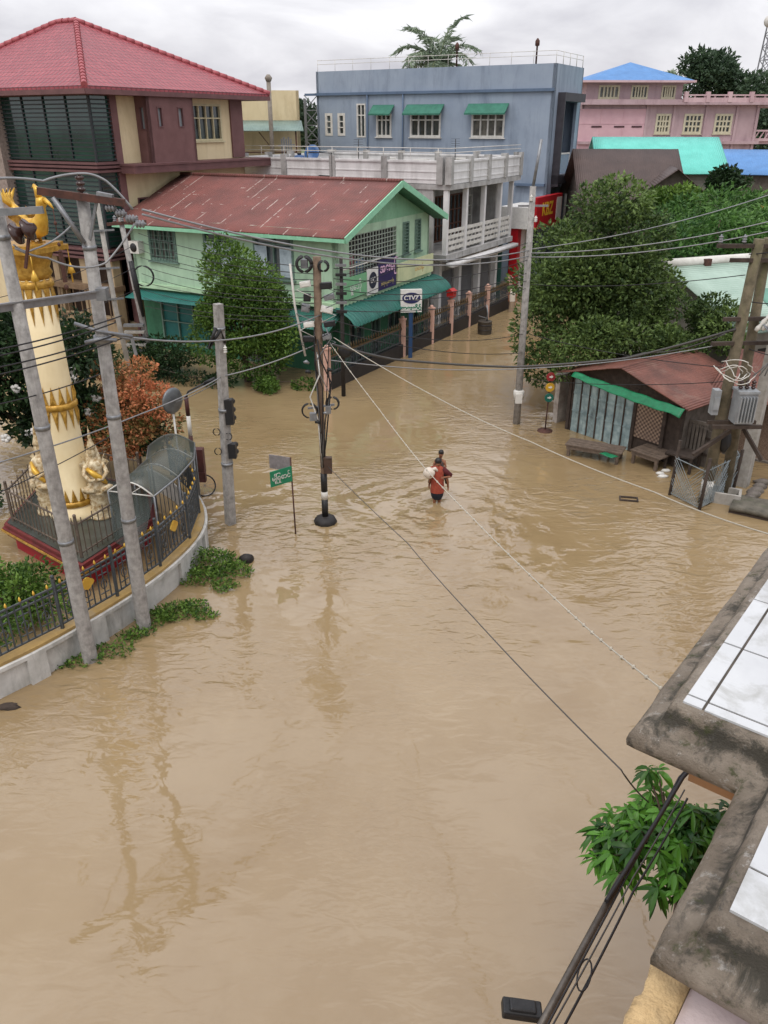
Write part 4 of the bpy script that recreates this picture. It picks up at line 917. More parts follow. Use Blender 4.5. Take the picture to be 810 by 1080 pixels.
for y in (7.2,1.6): mb=MB(); mb.lathe([(.06,13.5),(.06,14.5),(.15,14.55),(.15,14.8),(.04,14.95)],8,(.6,y)); mb.build('vent_pipe',RUSTY,bl)
# spiral of white pipework and a lattice mast beside the far end
o=thing('scaffold_tower','grey lattice mast with a curved white pipe beside the blue building','mast',D(330,150,67).to_2d().to_3d())
mb=MB()
for sx in (-.5,.5):
    for sy in (-.5,.5): mb.bar((sx,sy,0),(sx,sy,11.8),.1)
for k in range(12): z=k; mb.bar((-.5,-.5,z),(.5,-.5,z+1),.06); mb.bar((.5,-.5,z),(-.5,-.5,z+1),.06); mb.bar((-.5,-.5,z),(.5,-.5,z),.06)
mb.build('lattice',STEEL,o); mb=MB(); mb.tube([(.9,-.6,11.6),(.55,-.6,10.8),(.5,-.6,9.9),(.75,-.6,9.0),(1.1,-.6,8.2)],.09,7); mb.build('white_pipe',WHITEP,o)

# bank kiosk with white fascia, red column and lettering
kk=thing('bank_kiosk','shop kiosk with white fascia, red column and red yellow-lettered sign below blue block','kiosk',(10.8,57,0),R(60))
BRED=flat('bank_red','#b3141f',.45); YEL=flat('letter_yellow','#e7b92e',.45)
mb=MB(); mb.box(-3.6,-.003,-.4,1.75,4.0,5.3); mb.build('white_fascia',BT,kk)
mb=MB(); mb.box(-3.5,-2.9,.45,.95,-.4,3.997); mb.build('red_column',BRED,kk)
mb=MB(); mb.box(-2.897,-2.3,.2,.6,-.4,3.997); mb.build('white_column',WHITEP,kk)
mb=MB(); mb.box(-3.65,1.2,-.75,-.403,4.0,5.9); rs=mb.build('red_sign',BRED,kk)
text_mesh('lettering','KBZ',1.1,YEL,rs,textM((-1.6,-.756,5.1),(1,0,0),(0,0,1)),bold=.03)
mb=MB(); mb.box(.1,1.1,-.765,-.751,4.3,5.7); mb.build('white_panel',BT,rs)
mb=MB(); mb.box(-2.2,-.1,.4,1.5,-.4,3.9); mb.build('shop_front',GLASS,kk)
ab=thing('low_wall','slate blue yard wall with barred vent beside the bank kiosk','wall',(10.8,57,0),R(60))
mb=MB(); mb.box(-2.2,-2.0,2.2,7.5,-.4,3.4); mb.box(-2.3,-1.9,2.2,7.5,3.4,3.55); mb.build('wall_panel',BLUD,ab)
mb=MB(); mb.box(-2.6,-2.21,2.2,7.5,-.4,.25); mb.build('step',pm('step','#4a4d52','#3c3e42',scale=2),ab)

# ================================================================ red roofed house
rh=thing('red_roof_house','three-storey house with red tiled hip roof, dark green glass front and cream walls','house',(-13.2,40,0),R(60))
RW,RD=10.6,11.5; EZ=11.55
CRM=pm('cream_wall','#d9c9a4','#cebd96',scale=1,rough=.8,bump=.06,stain='#a08b69',stain_amt=.4)
BRN=pm('brown_wall','#745351','#674846',scale=1.5,rough=.7,bump=.05,stain='#472f2f',stain_amt=.4)
BRNT=pm('brown_trim','#6d4c4b','#5c3f3f',scale=2,rough=.65,bump=.05)
BEI=pm('beige_wall','#b49f7f','#a18b6c',scale=1.2,rough=.85,bump=.1,stain='#5f513f',stain_amt=.6)
MSr=frame((0,0,0),'S'); MWr=frame((0,RD,0),'W')
def tile_mat(n,c,c2,c3,sx,sy):
    t=NT(n); v=t.coord((1,1,1),'UV')
    br=t.n('ShaderNodeTexBrick'); br.inputs['Scale'].default_value=1; br.inputs['Brick Width'].default_value=.3; br.inputs['Row Height'].default_value=.36; br.inputs['Mortar Size'].default_value=.025; br.inputs['Mortar Smooth'].default_value=.7
    br.inputs['Color1'].default_value=lin(c); br.inputs['Color2'].default_value=lin(c2); br.inputs['Mortar'].default_value=lin(c3); t.l(v,br.inputs['Vector'])
    a=t.mix(t.math('MULTIPLY',t.ramp(t.noise(.5,5),.45,.75),.5),br.outputs['Color'],lin('#73353a')); t.l(a,t.b.inputs['Base Color']); t.b.inputs['Roughness'].default_value=.45
    sp=t.n('ShaderNodeSeparateXYZ'); t.l(v,sp.inputs[0])
    saw=t.math('FRACT',t.math('DIVIDE',sp.outputs[1],.36)); hump=t.math('ABSOLUTE',t.math('SINE',t.math('MULTIPLY',sp.outputs[0],PI/.3)))
    t.bump(t.math('ADD',t.math('MULTIPLY',saw,-1.0),t.math('MULTIPLY',hump,.8)),1.0,.05); return t.m
TILE=tile_mat('red_tile','#9c454b','#8d3840','#4d2227',1,1)
def roof_face(name,pts,mat,parent,thick=.12):
    """planar roof pitch; first edge is the eave; UV in metres"""
    P=[Vector(p) for p in pts]; e=(P[1]-P[0]).normalized(); n=e.cross(P[2]-P[0]).normalized(); up=n.cross(e)
    if n.z<0: n=-n
    mb=MB(); k=len(P); mb._add(P+[p-Vector((0,0,thick)) for p in P],[tuple(range(k)),tuple(range(2*k-1,k-1,-1))]+[((i+1)%k,i,i+k,(i+1)%k+k) for i in range(k)])
    o=mb.build(name,mat,parent); uv=o.data.uv_layers.new(name='UVMap')
    for lp in o.data.loops:
        d=o.data.vertices[lp.vertex_index].co-P[0]; uv.data[lp.index].uv=(d.dot(e),d.dot(up))
    return o
OVR=.9; A,B,C_,D_=(-OVR,-OVR,EZ),(RW+OVR+.6,-OVR,EZ),(RW+OVR+.6,RD+OVR,EZ),(-OVR,RD+OVR,EZ)
r0,r1=(RW/2-.4,RD/2-.2,14.75),(RW/2-.4,RD/2+1.2,14.75)
roof_face('roof_slope',[A,B,r0],TILE,rh); roof_face('roof_slope',[D_,A,r0,r1],TILE,rh); roof_face('roof_slope',[B,C_,r1,r0],TILE,rh); roof_face('roof_slope',[C_,D_,r1],TILE,rh)
CAPM=pm('ridge_tile','#a5565a','#94464b',scale=3,rough=.5,bump=.2)
for a,b in ((A,r0),(B,r0),(C_,r1),(D_,r1),(r0,r1)):
    a=Vector(a);b=Vector(b); L=(b-a).length; n=int(L/.4); m=MB()
    for k in range(n): m.tube([a.lerp(b,k/n)+Vector((0,0,.02)),a.lerp(b,(k+1.05)/n)+Vector((0,0,.02))],[.15,.12],8)
    m.build('ridge_cap',CAPM,rh)
mb=MB()
for a,b in ((A,B),(B,C_),(C_,D_),(D_,A)): mb.bar((a[0],a[1],EZ-.22),(b[0],b[1],EZ-.22),.06,.2)
mb.box(-OVR+.05,RW+OVR+.5,-OVR+.05,RD+OVR-.05,EZ-.32,EZ-.26); mb.build('fascia',BRNT,rh)
# glass curtain wall with louvre fins on the left front, wrapping the corner
mb=MB(); mb.box(0,.1,.05,6.0,4.7,8.0); mb.box(0,.1,.05,6.0,8.5,11.2); mb.box(.1,1.1,.0,.1,4.7,8.0); mb.box(.1,1.1,.0,.1,8.5,11.2); mb.build('glass_front',GLASSG,rh)
BLKF=pm('dark_fin','#2b3033','#22272a',scale=5,rough=.5,bump=.05)
mb=MB()
for z0,z1,n in ((8.55,11.2,15),(4.75,8.0,16)):
    for k in range(n):
        z=z0+(z1-z0)*k/n; mb.box(-.12,-.06,-.1,6.0,z,z+.05); mb.box(-.12,1.1,-.12,-.06,z,z+.05)
    for y in (1.5,3.0,4.5): mb.box(-.06,-.003,y-.03,y+.03,z0,z1)
    for p in ((-.1,-.1),): mb.box(-.14,-.05,-.14,-.05,z0-.1,z1)
mb.build('louvre_fins',BLKF,rh)
for zz,z0,z1 in (((8.02,8.2,8.36),8.0,8.48),((4.1,4.3,4.5),4.1,4.65),((),11.2,EZ-.3)):
    mb=MB()
    for z in zz: mb.box(-.25,1.15,-.25,6.1,z,z+.1)
    mb.box(0,1.1,0,6.0,z0,z1); mb.build('brown_band',BRNT,rh)
STN=pm('stone_cladding','#9b8d84','#776a62',scale=9,rough=.9,bump=.7,bscale=14)
mb=MB(); mb.box(-.5,.4,6.0,7.1,-.4,EZ-.3); mb.build('stone_column',STN,rh)
mb=MB(); wall(rh,MWr,0,RD-7.1,-.4,EZ-.3,[(1,3,9,10.6),(1,3,5,6.6)],CRM,mb=mb); wall(rh,frame((RW,0,0),'E'),0,RD,-.4,EZ-.3,[],CRM,mb=mb); wall(rh,frame((RW,RD,0),'N'),0,RW,-.4,EZ-.3,[],CRM,mb=mb)
hr=[(6.5,8.9,9.25,11.0)]
wall(rh,MSr,1.35,RW,-.4,EZ-.3,hr+[(2.2,4.2,5.0,6.8),(6,8,5,6.8)],CRM,mb=mb); mb.build('cream_wall',CRM,rh)
for h in ((1,3,9,10.6),(1,3,5,6.6)): window(rh,MWr,*h,2,2,BRNT,GLASS,.06,.08)
w=window(rh,MSr,*hr[0],4,2,pm('beige_frame','#c9c09d','#b5ab88',scale=5,rough=.6),GLASS,.06,.1,trans=[.62])
for h in ((2.2,4.2,5.0,6.8),(6,8,5,6.8)): window(rh,MSr,*h,3,2,BRNT,GLASS,.05,.08)
MB().box(1.1,1.5,-.14,.2,-.4,EZ-.3).build('brown_pilaster',BRN,rh); MB().box(RW-1.0,RW-.0,-.1,-.003,8.4,EZ-.3).build('brown_pilaster',BRN,rh)
mb=MB(); wall(rh,frame((2.75,-.75,0),'S'),0,3.2,8.35,EZ-.3,[(.65,1.0,9.9,10.8),(2.05,2.45,9.9,10.8)],BRN,mb=mb); wall(rh,frame((2.75,0,0),'W'),0.003,.75,8.35,EZ-.3,[(.25,.6,9.8,10.8)],BRN,mb=mb); wall(rh,frame((5.95,-.75,0),'E'),0,.747,8.35,EZ-.3,[],BRN,mb=mb); mb.build('bay_wall',BRN,rh)
for a,b in ((.65,1.0),(2.05,2.45)): window(rh,frame((2.75,-.75,0),'S'),a,b,9.9,10.8,1,1,BRNT,flat('frosted','#8b9396',.3),.05,.05,sill=False)
window(rh,frame((2.75,0,0),'W'),.25,.6,9.8,10.8,1,1,BRNT,flat('frosted','#8b9396',.3),.05,.05,sill=False)
mb=MB(); mb.box(1.16,RW+1.2,-1.15,-.003,7.95,8.345); mb.box(1.12,RW+1.25,-1.2,-.003,8.27,8.36); mb.build('brown_ledge',BRNT,rh)
# lower storey seen between the poles
mb=MB(); mb.box(.0,1.3,.0,6.0,-.4,.9); mb.box(0,.3,0,6,.9,1.3); 
for y in (0,1.9,3.9,5.6): mb.box(.0,.5,y,y+.4,.9,4.05)
mb.build('lower_wall',BEI,rh)
mb=MB(); mb.box(.6,.8,.2,5.9,.9,4.05); mb.build('shop_back_wall',pm('dark_timber','#4b3a2d','#382a21',scale=4,rough=.8),rh)  # dark brown wall set back behind the beige columns
mb=MB(); mb.box(-.4,.55,-.1,6.0,2.6,2.85); mb.box(-.35,-.25,0,6,1.2,1.3)
for k in range(12): mb.box(-.32,-.28,.2+k*.5,.25+k*.5,1.25,2.6)
mb.build('timber_screen',pm('timber_screen','#7d664e','#63503d',scale=4,rough=.8,bump=.2),rh)

# ================================================================ cream building with awning and scaffold behind
cbg=thing('cream_building','plain cream rear building with lean-to awning behind the red roofed house','building',(-8.3,60,0),R(8))
mb=MB(); wall(cbg,frame((-6,0,0),'S'),0,8.6,-.4,12.1,[(3.1,3.6,10.6,11.6)],CRM,mb=mb); wall(cbg,frame((2.6,0,0),'E'),0,6,-.4,12.1,[],CRM,mb=mb); wall(cbg,frame((-6,6,0),'W'),0,6,-.4,12.1,[],CRM,mb=mb); mb.box(-5.8,2.4,.2,6,11.9,12.1); mb.build('wall',CRM,cbg)
window(cbg,frame((-6,0,0),'S'),3.1,3.6,10.6,11.6,1,1,BRNT,GLASS,.05,.06,sill=False)
mb=MB(); mb.sheet(lambda u,v:(-4.5+7.2*u,-.1-2.6*v,10.3-.6*v),8,2,.05); mb.build('awning_sheet',corr_mat('grey_green_sheet','#7f948c','#6d827a','X',3,'#5d5a50',.4,.6),cbg)
mb=MB()
for x in (-1.9,.6,2.2): mb.tube([(x,-2.4,7.2),(x,-2.4,9.7)],.06,6)
mb.tube([(-1.9,-2.4,8.4),(2.2,-2.4,8.4)],.04,5); mb.tube([(-.2,-2.4,9.6),(.6,-2.4,8.6)],.03,5); mb.build('awning_post',RUSTY,cbg)
mb=MB(); mb.tube([(.6,-2.6,7),(.6,-2.6,12.6)],.14,9); mb.lathe([(.16,12.5),(.25,12.7),(.1,12.9)],9,(.6,-2.6)); mb.build('flue_pipe',pm('flue','#8b8378','#736b60',scale=5),cbg)
mb=MB(); mb.box(-4,3.5,-4.5,-.3,7.0,7.15); mb.build('rear_terrace',WHD,cbg)
mb=MB()
for k in range(5): mb.box(1.2+.15*k,1.3+.15*k,-2.3,-2.2,7.2,9.2+.1*(k%2))
for z in (7.6,8.2,8.8): mb.bar((1,-2.35,z),(2.1,-2.35,z+.05),.06)
mb.build('stacked_poles',STEEL,cbg)
# ================================================================ pink building far right
pk=thing('pink_building','pink three-storey building with corner tower, blue hip roof and roof terrace','building',(18.9,85,0),R(2))
PNK=pm('pink_paint','#cbb0b2','#bea1a4',scale=.6,rough=.8,bump=.05,stain='#7d5961',stain_amt=.45,sscale=.5)
PNKD=pm('dusty_pink','#b79fa2','#a78f92',scale=.7,rough=.8,bump=.05,stain='#6b4d54',stain_amt=.45)
BLUR=corr_mat('blue_sheet','#5587bd','#4a79ac','X',2.5,'#36588d',.35,.5)
WF=pm('window_cream','#c9c2a8','#b8b096',scale=4,rough=.6,bump=.02)
MSp=frame((0,0,0),'S')
def U2(px): return (px-405)/840*76.4-18.9
hp=[]
for x0,x1 in ((692,708),(722,742),(755,774)): hp.append((U2(x0),U2(x1),9.25,11.0))
for x0,x1 in ((727,742),(760,772)): hp.append((U2(x0),U2(x1),5.9,7.5))
ht=[(U2(628),U2(650),12.25,13.4),(U2(662),U2(680),12.25,13.4),(U2(694),U2(709),12.25,13.4)]
mb=MB(); wall(pk,MSp,0,17.2,-.4,11.75,hp,PNKD,mb=mb); wall(pk,frame((0,9,0),'W'),0,9,-.4,11.75,[],PNK,mb=mb); wall(pk,frame((17.2,0,0),'E'),0,9,-.4,11.75,[],PNK,mb=mb); mb.box(.2,17,.2,8.8,11.5,11.72); mb.build('wall',PNKD,pk)
mb=MB(); wall(pk,MSp,0.2,9.4,11.98,13.6,ht,PNKD,mb=mb); wall(pk,frame((0.2,7,0),'W'),0,6.8,11.98,13.6,[],PNK,mb=mb); wall(pk,frame((9.4,.203,0),'E'),0,6.8,11.98,13.6,[(1,3,12.2,13.3)],PNK,mb=mb); wall(pk,frame((9.4,7,0),'N'),0.0,9.2,11.98,13.6,[],PNK,mb=mb); mb.build('tower_wall',PNKD,pk)
mb=MB(); mb.box(-.55,6.2,-.1,-.003,7.95,11.4); 
for z in (10.1,): mb.box(-.5,6.1,-.13,-.103,z,z+.06)
for x in (1.8,4.0): mb.box(x,x+.06,-.13,-.103,8.0,11.4)
mb.build('pink_panel',pm('fresh_pink','#cfaab0','#c39da4',scale=1,rough=.8,bump=.03),pk)
mb=MB()
for x in (1.0,3.2,4.9): mb.box(x,x+1.0,-.135,-.104,9.8,9.95)
mb.build('vent_slot',flat('vent_dark','#4a2f33',.8),pk)
mb=MB(); mb.box(-.6,17.8,-.75,.3,11.75,11.97); mb.box(-.2,17.5,-.35,-.003,8.35,8.6); mb.box(-.2,17.5,-.35,-.003,4.9,5.1); mb.build('slab_edge',PNKD,pk)
mb=MB(); mb.box(9.35,18.2,-.7,-.5,11.97,12.35); mb.box(9.35,18.2,-.75,-.45,12.5,12.62)
for k in range(10): x=9.4+k*.96; mb.box(x,x+.16,-.68,-.52,12.35,12.5)
for k in range(5): x=9.4+k*2.1; mb.box(x,x+.35,-.8,-.4,11.97,12.85)
mb.build('roof_balustrade',PNK,pk)
mb=MB(); mb.box(-.3,9.3,-.72,-.6,11.97,12.2); mb.build('tower_parapet',PNKD,pk)
for h in hp: window(pk,MSp,*h,4,3,WF,GLASS,.14,.2,proud=.06)
for h in ht: window(pk,MSp,*h,5,1,WF,GLASS,.14,.16,proud=.05)
window(pk,frame((9.4,.203,0),'E'),1,3,12.2,13.3,3,1,WF,GLASS,.12,.14)
for x in (6.25,8.9,12.0,15.0,17.0): mb=MB(); mb.box(x-.12,x+.12,-.14,-.003,5.1,11.745); mb.build('pilaster',PNKD,pk)
for z in (8.6,5.1):
    mb=MB(); mb.box(17.2,20.2,.5,4,z-.25,z); mb.box(20,20.2,.5,4,z,z+.9); mb.box(17.2,20.2,.3,.5,z,z+.25); mb.box(17.2,20.2,.28,.52,z+.85,z+1.0)
    for k in range(6): mb.bar((17.3+k*.5,.4,z+.2),(17.7+k*.5,.4,z+.9),.1)
    mb.build('balcony',PNK,pk)
mb=MB(); mb.box(16.8,20.4,-.2,4.5,11.55,11.745); mb.box(20.1,20.35,.5,.75,-.4,11.54); mb.build('balcony_roof',PNKD,pk)
a,b,c,d=(-.4,-.9,13.75),(10.1,-.9,13.75),(10.1,7.6,13.75),(-.4,7.6,13.75); ap=(5.1,3.3,15.5)
mb=MB(); mb.box(-.5,10.25,-1.0,7.75,13.6,13.78); mb.build('tower_eave',PNK,pk)
a,b,c,d=[(p[0],p[1],13.785) for p in (a,b,c,d)]
mb=MB(); mb._add([a,b,c,d,ap],[(0,1,4),(1,2,4),(2,3,4),(3,0,4),(3,2,1,0)]); mb.build('blue_roof',BLUR,pk)

# ================================================================ low roofs in front of it
def shed(name,label,cat,c,rz,w,d,ze,zr,ov,roofm,wallm,ridge='x',group=None,doors=()):
    t=thing(name,label,cat,c,rz,group); mb=MB()
    wall(t,frame((-w/2,-d/2,0),'S'),0,w,-.4,ze,[h for h in doors],wallm,t=.12,mb=mb); wall(t,frame((w/2,-d/2,0),'E'),0,d,-.4,ze,[],wallm,t=.12,mb=mb); wall(t,frame((w/2,d/2,0),'N'),0,w,-.4,ze,[],wallm,t=.12,mb=mb); wall(t,frame((-w/2,d/2,0),'W'),0,d,-.4,ze,[],wallm,t=.12,mb=mb)
    mb.build('wall',wallm,t)
    s=(zr-ze)/((d if ridge=='x' else w)/2)
    for sg in (-1,1):
        m=MB()
        if ridge=='x': m.sheet(lambda u,v:((-w/2-ov)+(w+2*ov)*u, sg*(d/2+ov)*(1-v), zr-s*(d/2+ov)*(1-v)+.05+random.uniform(-.01,.01)),10,4,.05)
        else: m.sheet(lambda u,v:(sg*(w/2+ov)*(1-u),(-d/2-ov)+(d+2*ov)*v, zr-s*(w/2+ov)*(1-u)+.05+random.uniform(-.01,.01)),4,10,.05)
        m.build('roof_slope',roofm,t)
    if ridge=='x':
        for x in (-w/2+.06,w/2-.06): MB()._add([(x,-d/2,ze),(x,d/2,ze),(x,0,zr)],[(0,1,2)]).build('gable',wallm,t)
    else:
        for y in (-d/2+.06,d/2-.06): MB()._add([(-w/2,y,ze),(w/2,y,ze),(0,y,zr)],[(0,1,2)]).build('gable',wallm,t)
    for h in doors:
        m=MB(); m.box(h[0],h[1],-.1,-.06,h[2],h[3],frame((-w/2,-d/2,0),'S')); m.build('door',flat('door_dark','#33302d',.7),t)
    return t
TURQ=corr_mat('turquoise_sheet','#63c2b3','#57b4a5','X',2.5,'#4a9a8c',.3,.5)
BRNR=corr_mat('brown_sheet','#4a3a34','#3d2f2a','X',2.5,'#382c27',.6,.5)
TIMB=pm('grey_timber','#6f675e','#544d46',scale=5,rough=.9,bump=.3,stain='#3a3530',stain_amt=.5)
RUST2=corr_mat('rust_sheet','#7a4c3f','#57382f','X',3,'#8d7566',.75,.7)
PALEW=pm('pale_wall','#b3b0a6','#9b978c',scale=2,rough=.85,bump=.1,stain='#6b675d',stain_amt=.5)
shed('turquoise_house','long low house with bright turquoise sheet roof before the pink building','house',(19.4,63,0),R(-8),7.6,9,7.3,9.2,.6,TURQ,PALEW,doors=((4.5,5.5,0,6),(6,6.8,2,6)))
shed('brown_roof_house','low house with dark brown sheet roof beside the blue block','house',(15.3,55.5,0),R(-4),5.6,8,6.0,8.6,.5,BRNR,TIMB)
shed('brown_roof_house','smaller house with dark brown gable roof before the turquoise one','house',(17.6,53.0,0),R(-12),4.6,6,6.0,7.7,.5,BRNR,TIMB,ridge='y')
shed('blue_roof_shed','market shed with plain blue sheet roof right of the turquoise roof','shed',(28.8,66,0),R(-24),7.5,8,6.9,8.3,.4,BLUR,TIMB,doors=((1,3,0,4),(4,6,0,4)))
shed('grey_roof_shed','market stall with greyed roof beneath the pink balcony','stall',(29.5,55,0),R(-30),6,6,4.6,5.6,.5,corr_mat('grey_sheet','#8e908f','#787a79','X',2.5,'#5a5752',.5,.5),TIMB,doors=((1,4,0,3),))
shed('rust_roof_shed','dark rust roofed shed at the edge behind the lush trees','shed',(33.5,63,0),R(-20),6,6,7.0,8.3,.4,RUST2,TIMB)
for k,(x,y,z,lab,c) in enumerate(((26.2,57.5,0,'orange market parasol beneath the blue roofed shed','#c77a2a'),(29.2,51.5,0,'white market parasol in front of the grey stall','#d2d0c8'))):
    o=thing('market_parasol',lab,'parasol',(x,y,z)); mb=MB(); mb.tube([(0,0,-.3),(0,0,5.3)],.05,6); mb.build('pole',STEEL,o); mb=MB(); mb.lathe([(1.4,4.6),(1.42,4.66),(.7,5.1),(.03,5.4)],8,sm=False); mb.build('canopy',flat('parasol_%d'%k,c,.8),o)
# light green corrugated roofs behind the right-hand huts
PGRN=corr_mat('pale_green_sheet','#9fb5a6','#8ea596','Y',2.5,'#6e7a6c',.45,.6)
ws=thing('workshop','workshop with pale green sheet roof and white ridge capping behind the wooden poles','workshop',(15.5,34,0),R(22))
mb=MB(); wall(ws,frame((-4.5,-4,0),'S'),0,9,-.4,3.6,[(1,3,0,2.6),(5,7.5,1,2.6)],PALEW,mb=mb); wall(ws,frame((-4.5,4,0),'W'),0,8,-.4,3.6,[],PALEW,mb=mb); wall(ws,frame((4.5,-4,0),'E'),0,8,-.4,3.6,[],PALEW,mb=mb); wall(ws,frame((4.5,4,0),'N'),0,9,-.4,3.6,[],PALEW,mb=mb); mb.build('wall',PALEW,ws)
for sg in (-1,1): mb=MB(); mb.sheet(lambda u,v:(-5+10*u,sg*4.6*(1-v),5.1-1.7*(1-v)),10,4,.05); mb.build('roof_slope',PGRN,ws)
mb=MB(); mb.tube([(-5.02,0,5.12),(5.02,0,5.12)],.2,8); mb.build('ridge_cap',WHITEP,ws)
for a in (-3,1): mb=MB(); mb.box(a-.15,a+.15,-.3,.0,4.85,5.25); mb.build('ridge_clip',RUSTY,ws)
for x in (-4.45,4.45): MB()._add([(x,-4,3.6),(x,4,3.6),(x,0,5.0)],[(0,1,2)]).build('gable',PALEW,ws)
for h in ((1,3,0,2.6),(5,7.5,1,2.6)): mb=MB(); mb.box(h[0],h[1],-.15,-.1,h[2],h[3],frame((-4.5,-4,0),'S')); mb.build('opening_panel',flat('door_dark','#33302d',.7),ws)
av=thing('green_canvas_shelter','faded sea green canvas shelter at the edge behind the white pole','shelter',(13.2,25.6,0),R(0))
mb=MB(); mb.sheet(lambda u,v:(-.2+3.4*u,-.6+3.6*v,3.9+.5*u+.95*v-.15*math.sin(PI*u)),8,6,.03); mb.build('canvas',pm('sea_canvas','#6f9c8b','#5f8b7b',scale=2,rough=.85,bump=.1),av)
mb=MB()
for x,y,z in ((-.1,-.5,3.85),(-.1,2.9,4.75),(3.1,-.5,4.3),(3.1,2.9,5.2)): mb.tube([(x,y,-.4),(x,y,z)],.06,6)
mb.build('post',TIMB,av)

# ================================================================ plank-door hut with tarp
hA=G(598,452); hB=G(712,492); hd=(hB-hA).normalized(); ha=math.atan2(hd.y,hd.x)
ht_=thing('plank_hut','low timber hut with pale plank shutters, woven bamboo wall and rusty roof','hut',hA,ha)
L=(hB-hA).length
PLK=pm('pale_blue_plank','#a3b5b4','#6f8486',scale=3.5,rough=.8,bump=.3,stain='#4a4f4e',stain_amt=.8,sscale=3)
DARKT=pm('dark_timber_hut','#4a3f37','#332b25',scale=6,rough=.9,bump=.3)
def weave_mat():
    t=NT('woven_bamboo'); v=t.coord((1,1,1)); ch=t.n('ShaderNodeTexChecker'); ch.inputs['Scale'].default_value=13; t.l(v,ch.inputs['Vector']); ch.inputs['Color1'].default_value=lin('#9c8570'); ch.inputs['Color2'].default_value=lin('#57463c')
    a=t.mix(t.math('MULTIPLY',t.ramp(t.noise(2.5,5),.4,.7),.6),ch.outputs[0],lin('#6d5a4e')); t.l(a,t.b.inputs['Base Color']); t.b.inputs['Roughness'].default_value=.9; t.bump(ch.outputs['Fac'],.6,.03); return t.m
WEAVE=weave_mat()
k=2.55/7*1.0
nd=7; x0=.15; x1=L*.60
for i in range(nd):
    a=x0+(x1-x0)*i/nd; b=x0+(x1-x0)*(i+1)/nd-.03
    mb=MB(); mb.box(a,b,-.03,.03,-.3,2.0-.05*(i%3)+.02*i)
    for z in (.75,1.4): mb.box(a+.01,b-.01,-.05,-.031,z,z+.06)
    mb.build('plank_shutter',PLK,ht_)
    m=MB(); m.box(a-.03,a+.02,-.06,.02,-.3,1.99); m.build('dark_batten',DARKT,ht_)
mb=MB(); mb.box(x1+.1,x1+1.15,-.02,.03,.55,1.95); mb.build('woven_panel',WEAVE,ht_)
mb=MB(); mb.box(x1+.1,L,.035,.08,-.3,1.9); mb.build('back_panel',DARKT,ht_)
mb=MB()
for x in (.02,x1+.05,x1+1.2,L-.05): mb.box(x-.06,x+.06,-.08,.06,-.4,2.2)
mb.box(0,L,-.06,.06,2.02,2.18); mb.build('post',DARKT,ht_)
mb=MB(); mb.box(0,.05,.1,3.4,-.4,2.2); mb.box(L-.05,L,.1,3.4,-.4,2.2); mb.box(0,L,3.4,3.45,-.4,2.2); mb.build('side_wall',TIMB,ht_)
for sg in (-1,1): mb=MB(); mb.sheet(lambda u,v:(L/2+sg*(L/2+.4)*(1-u),-.45+4.2*v,2.12+.75*u+random.uniform(-.012,.012)),6,8,.04); mb.build('roof_slope',RUST2,ht_)
for y in (-.05,3.4): MB()._add([(0,y,2.18),(L,y,2.18),(L/2,y,2.8),(0,y+.05,2.18),(L,y+.05,2.18),(L/2,y+.05,2.8)],[(0,1,2),(5,4,3),(0,3,4,1),(1,4,5,2),(2,5,3,0)]).build('gable',DARKT,ht_)
tp=thing('green_tarp','bright green tarpaulin strip sagging along the hut eave','tarpaulin',hA+Vector((0,0,2.0)),ha)
mb=MB(); mb.sheet(lambda u,v:(.5+(L-.2)*u,-.5-.22*v-.015*math.sin(9*u),.34-.1*v-.13*math.sin(PI*u*.8)*v-.2*u+.012*math.sin(31*u+5*v)+(.0 if u<.93 else -.8*(u-.93)*v)),40,6,.015); mb.build('sheet',pm('tarp_green','#187a4f','#0f603d',scale=5,rough=.45,bump=.3,bscale=14),tp)
# benches standing in the water
def bench(label,p,q,dep,h,n,group='low plank tables in front of the hut',rot=0):
    d=(q-p); t=thing('plank_table',label,'table',p,math.atan2(d.y,d.x)+rot); Lb=d.length; WD=pm('wet_plank','#6e5f52','#51463c',scale=7,rough=.7,bump=.3,stain='#3c342c',stain_amt=.5)
    for k in range(n): mb=MB(); y=dep*k/n; mb.box(-.05,Lb+.05,y,y+dep/n-.015,h-.04,h+random.uniform(-.004,.004)); mb.build('plank',WD,t)
    for x in (.08,Lb-.08):
        for y in (.06,dep-.08): mb=MB(); mb.box(x-.045,x+.045,y-.045,y+.045,-.4,h-.043); mb.build('leg',WD,t)
    mb=MB(); mb.box(.0,Lb,.02,.06,h-.16,h-.045); mb.box(0,Lb,dep-.06,dep-.02,h-.16,h-.045); mb.build('apron',WD,t)
    return t
bench('long plank bench table with a green cloth before the plank shutters',G(596,481),G(652,491),.75,.42,4)
g1=G(657,478,.46); mb=MB(); mb.sheet(lambda u,v:(.5*u+.05*v,.28*v,.01*math.sin(7*u+3*v)),6,4,.012); o=mb.build('green_cloth',pm('tarp_green','#16935a'),None); o.location=Vector((g1.x-.75,g1.y+.05,.435)); o.rotation_euler=(0,0,ha); tag(o,'small folded green cloth lying on the long bench table','cloth')
bench('short wide slatted plank table beside the woven wall',G(664,488),G(692,498),1.15,.46,7)
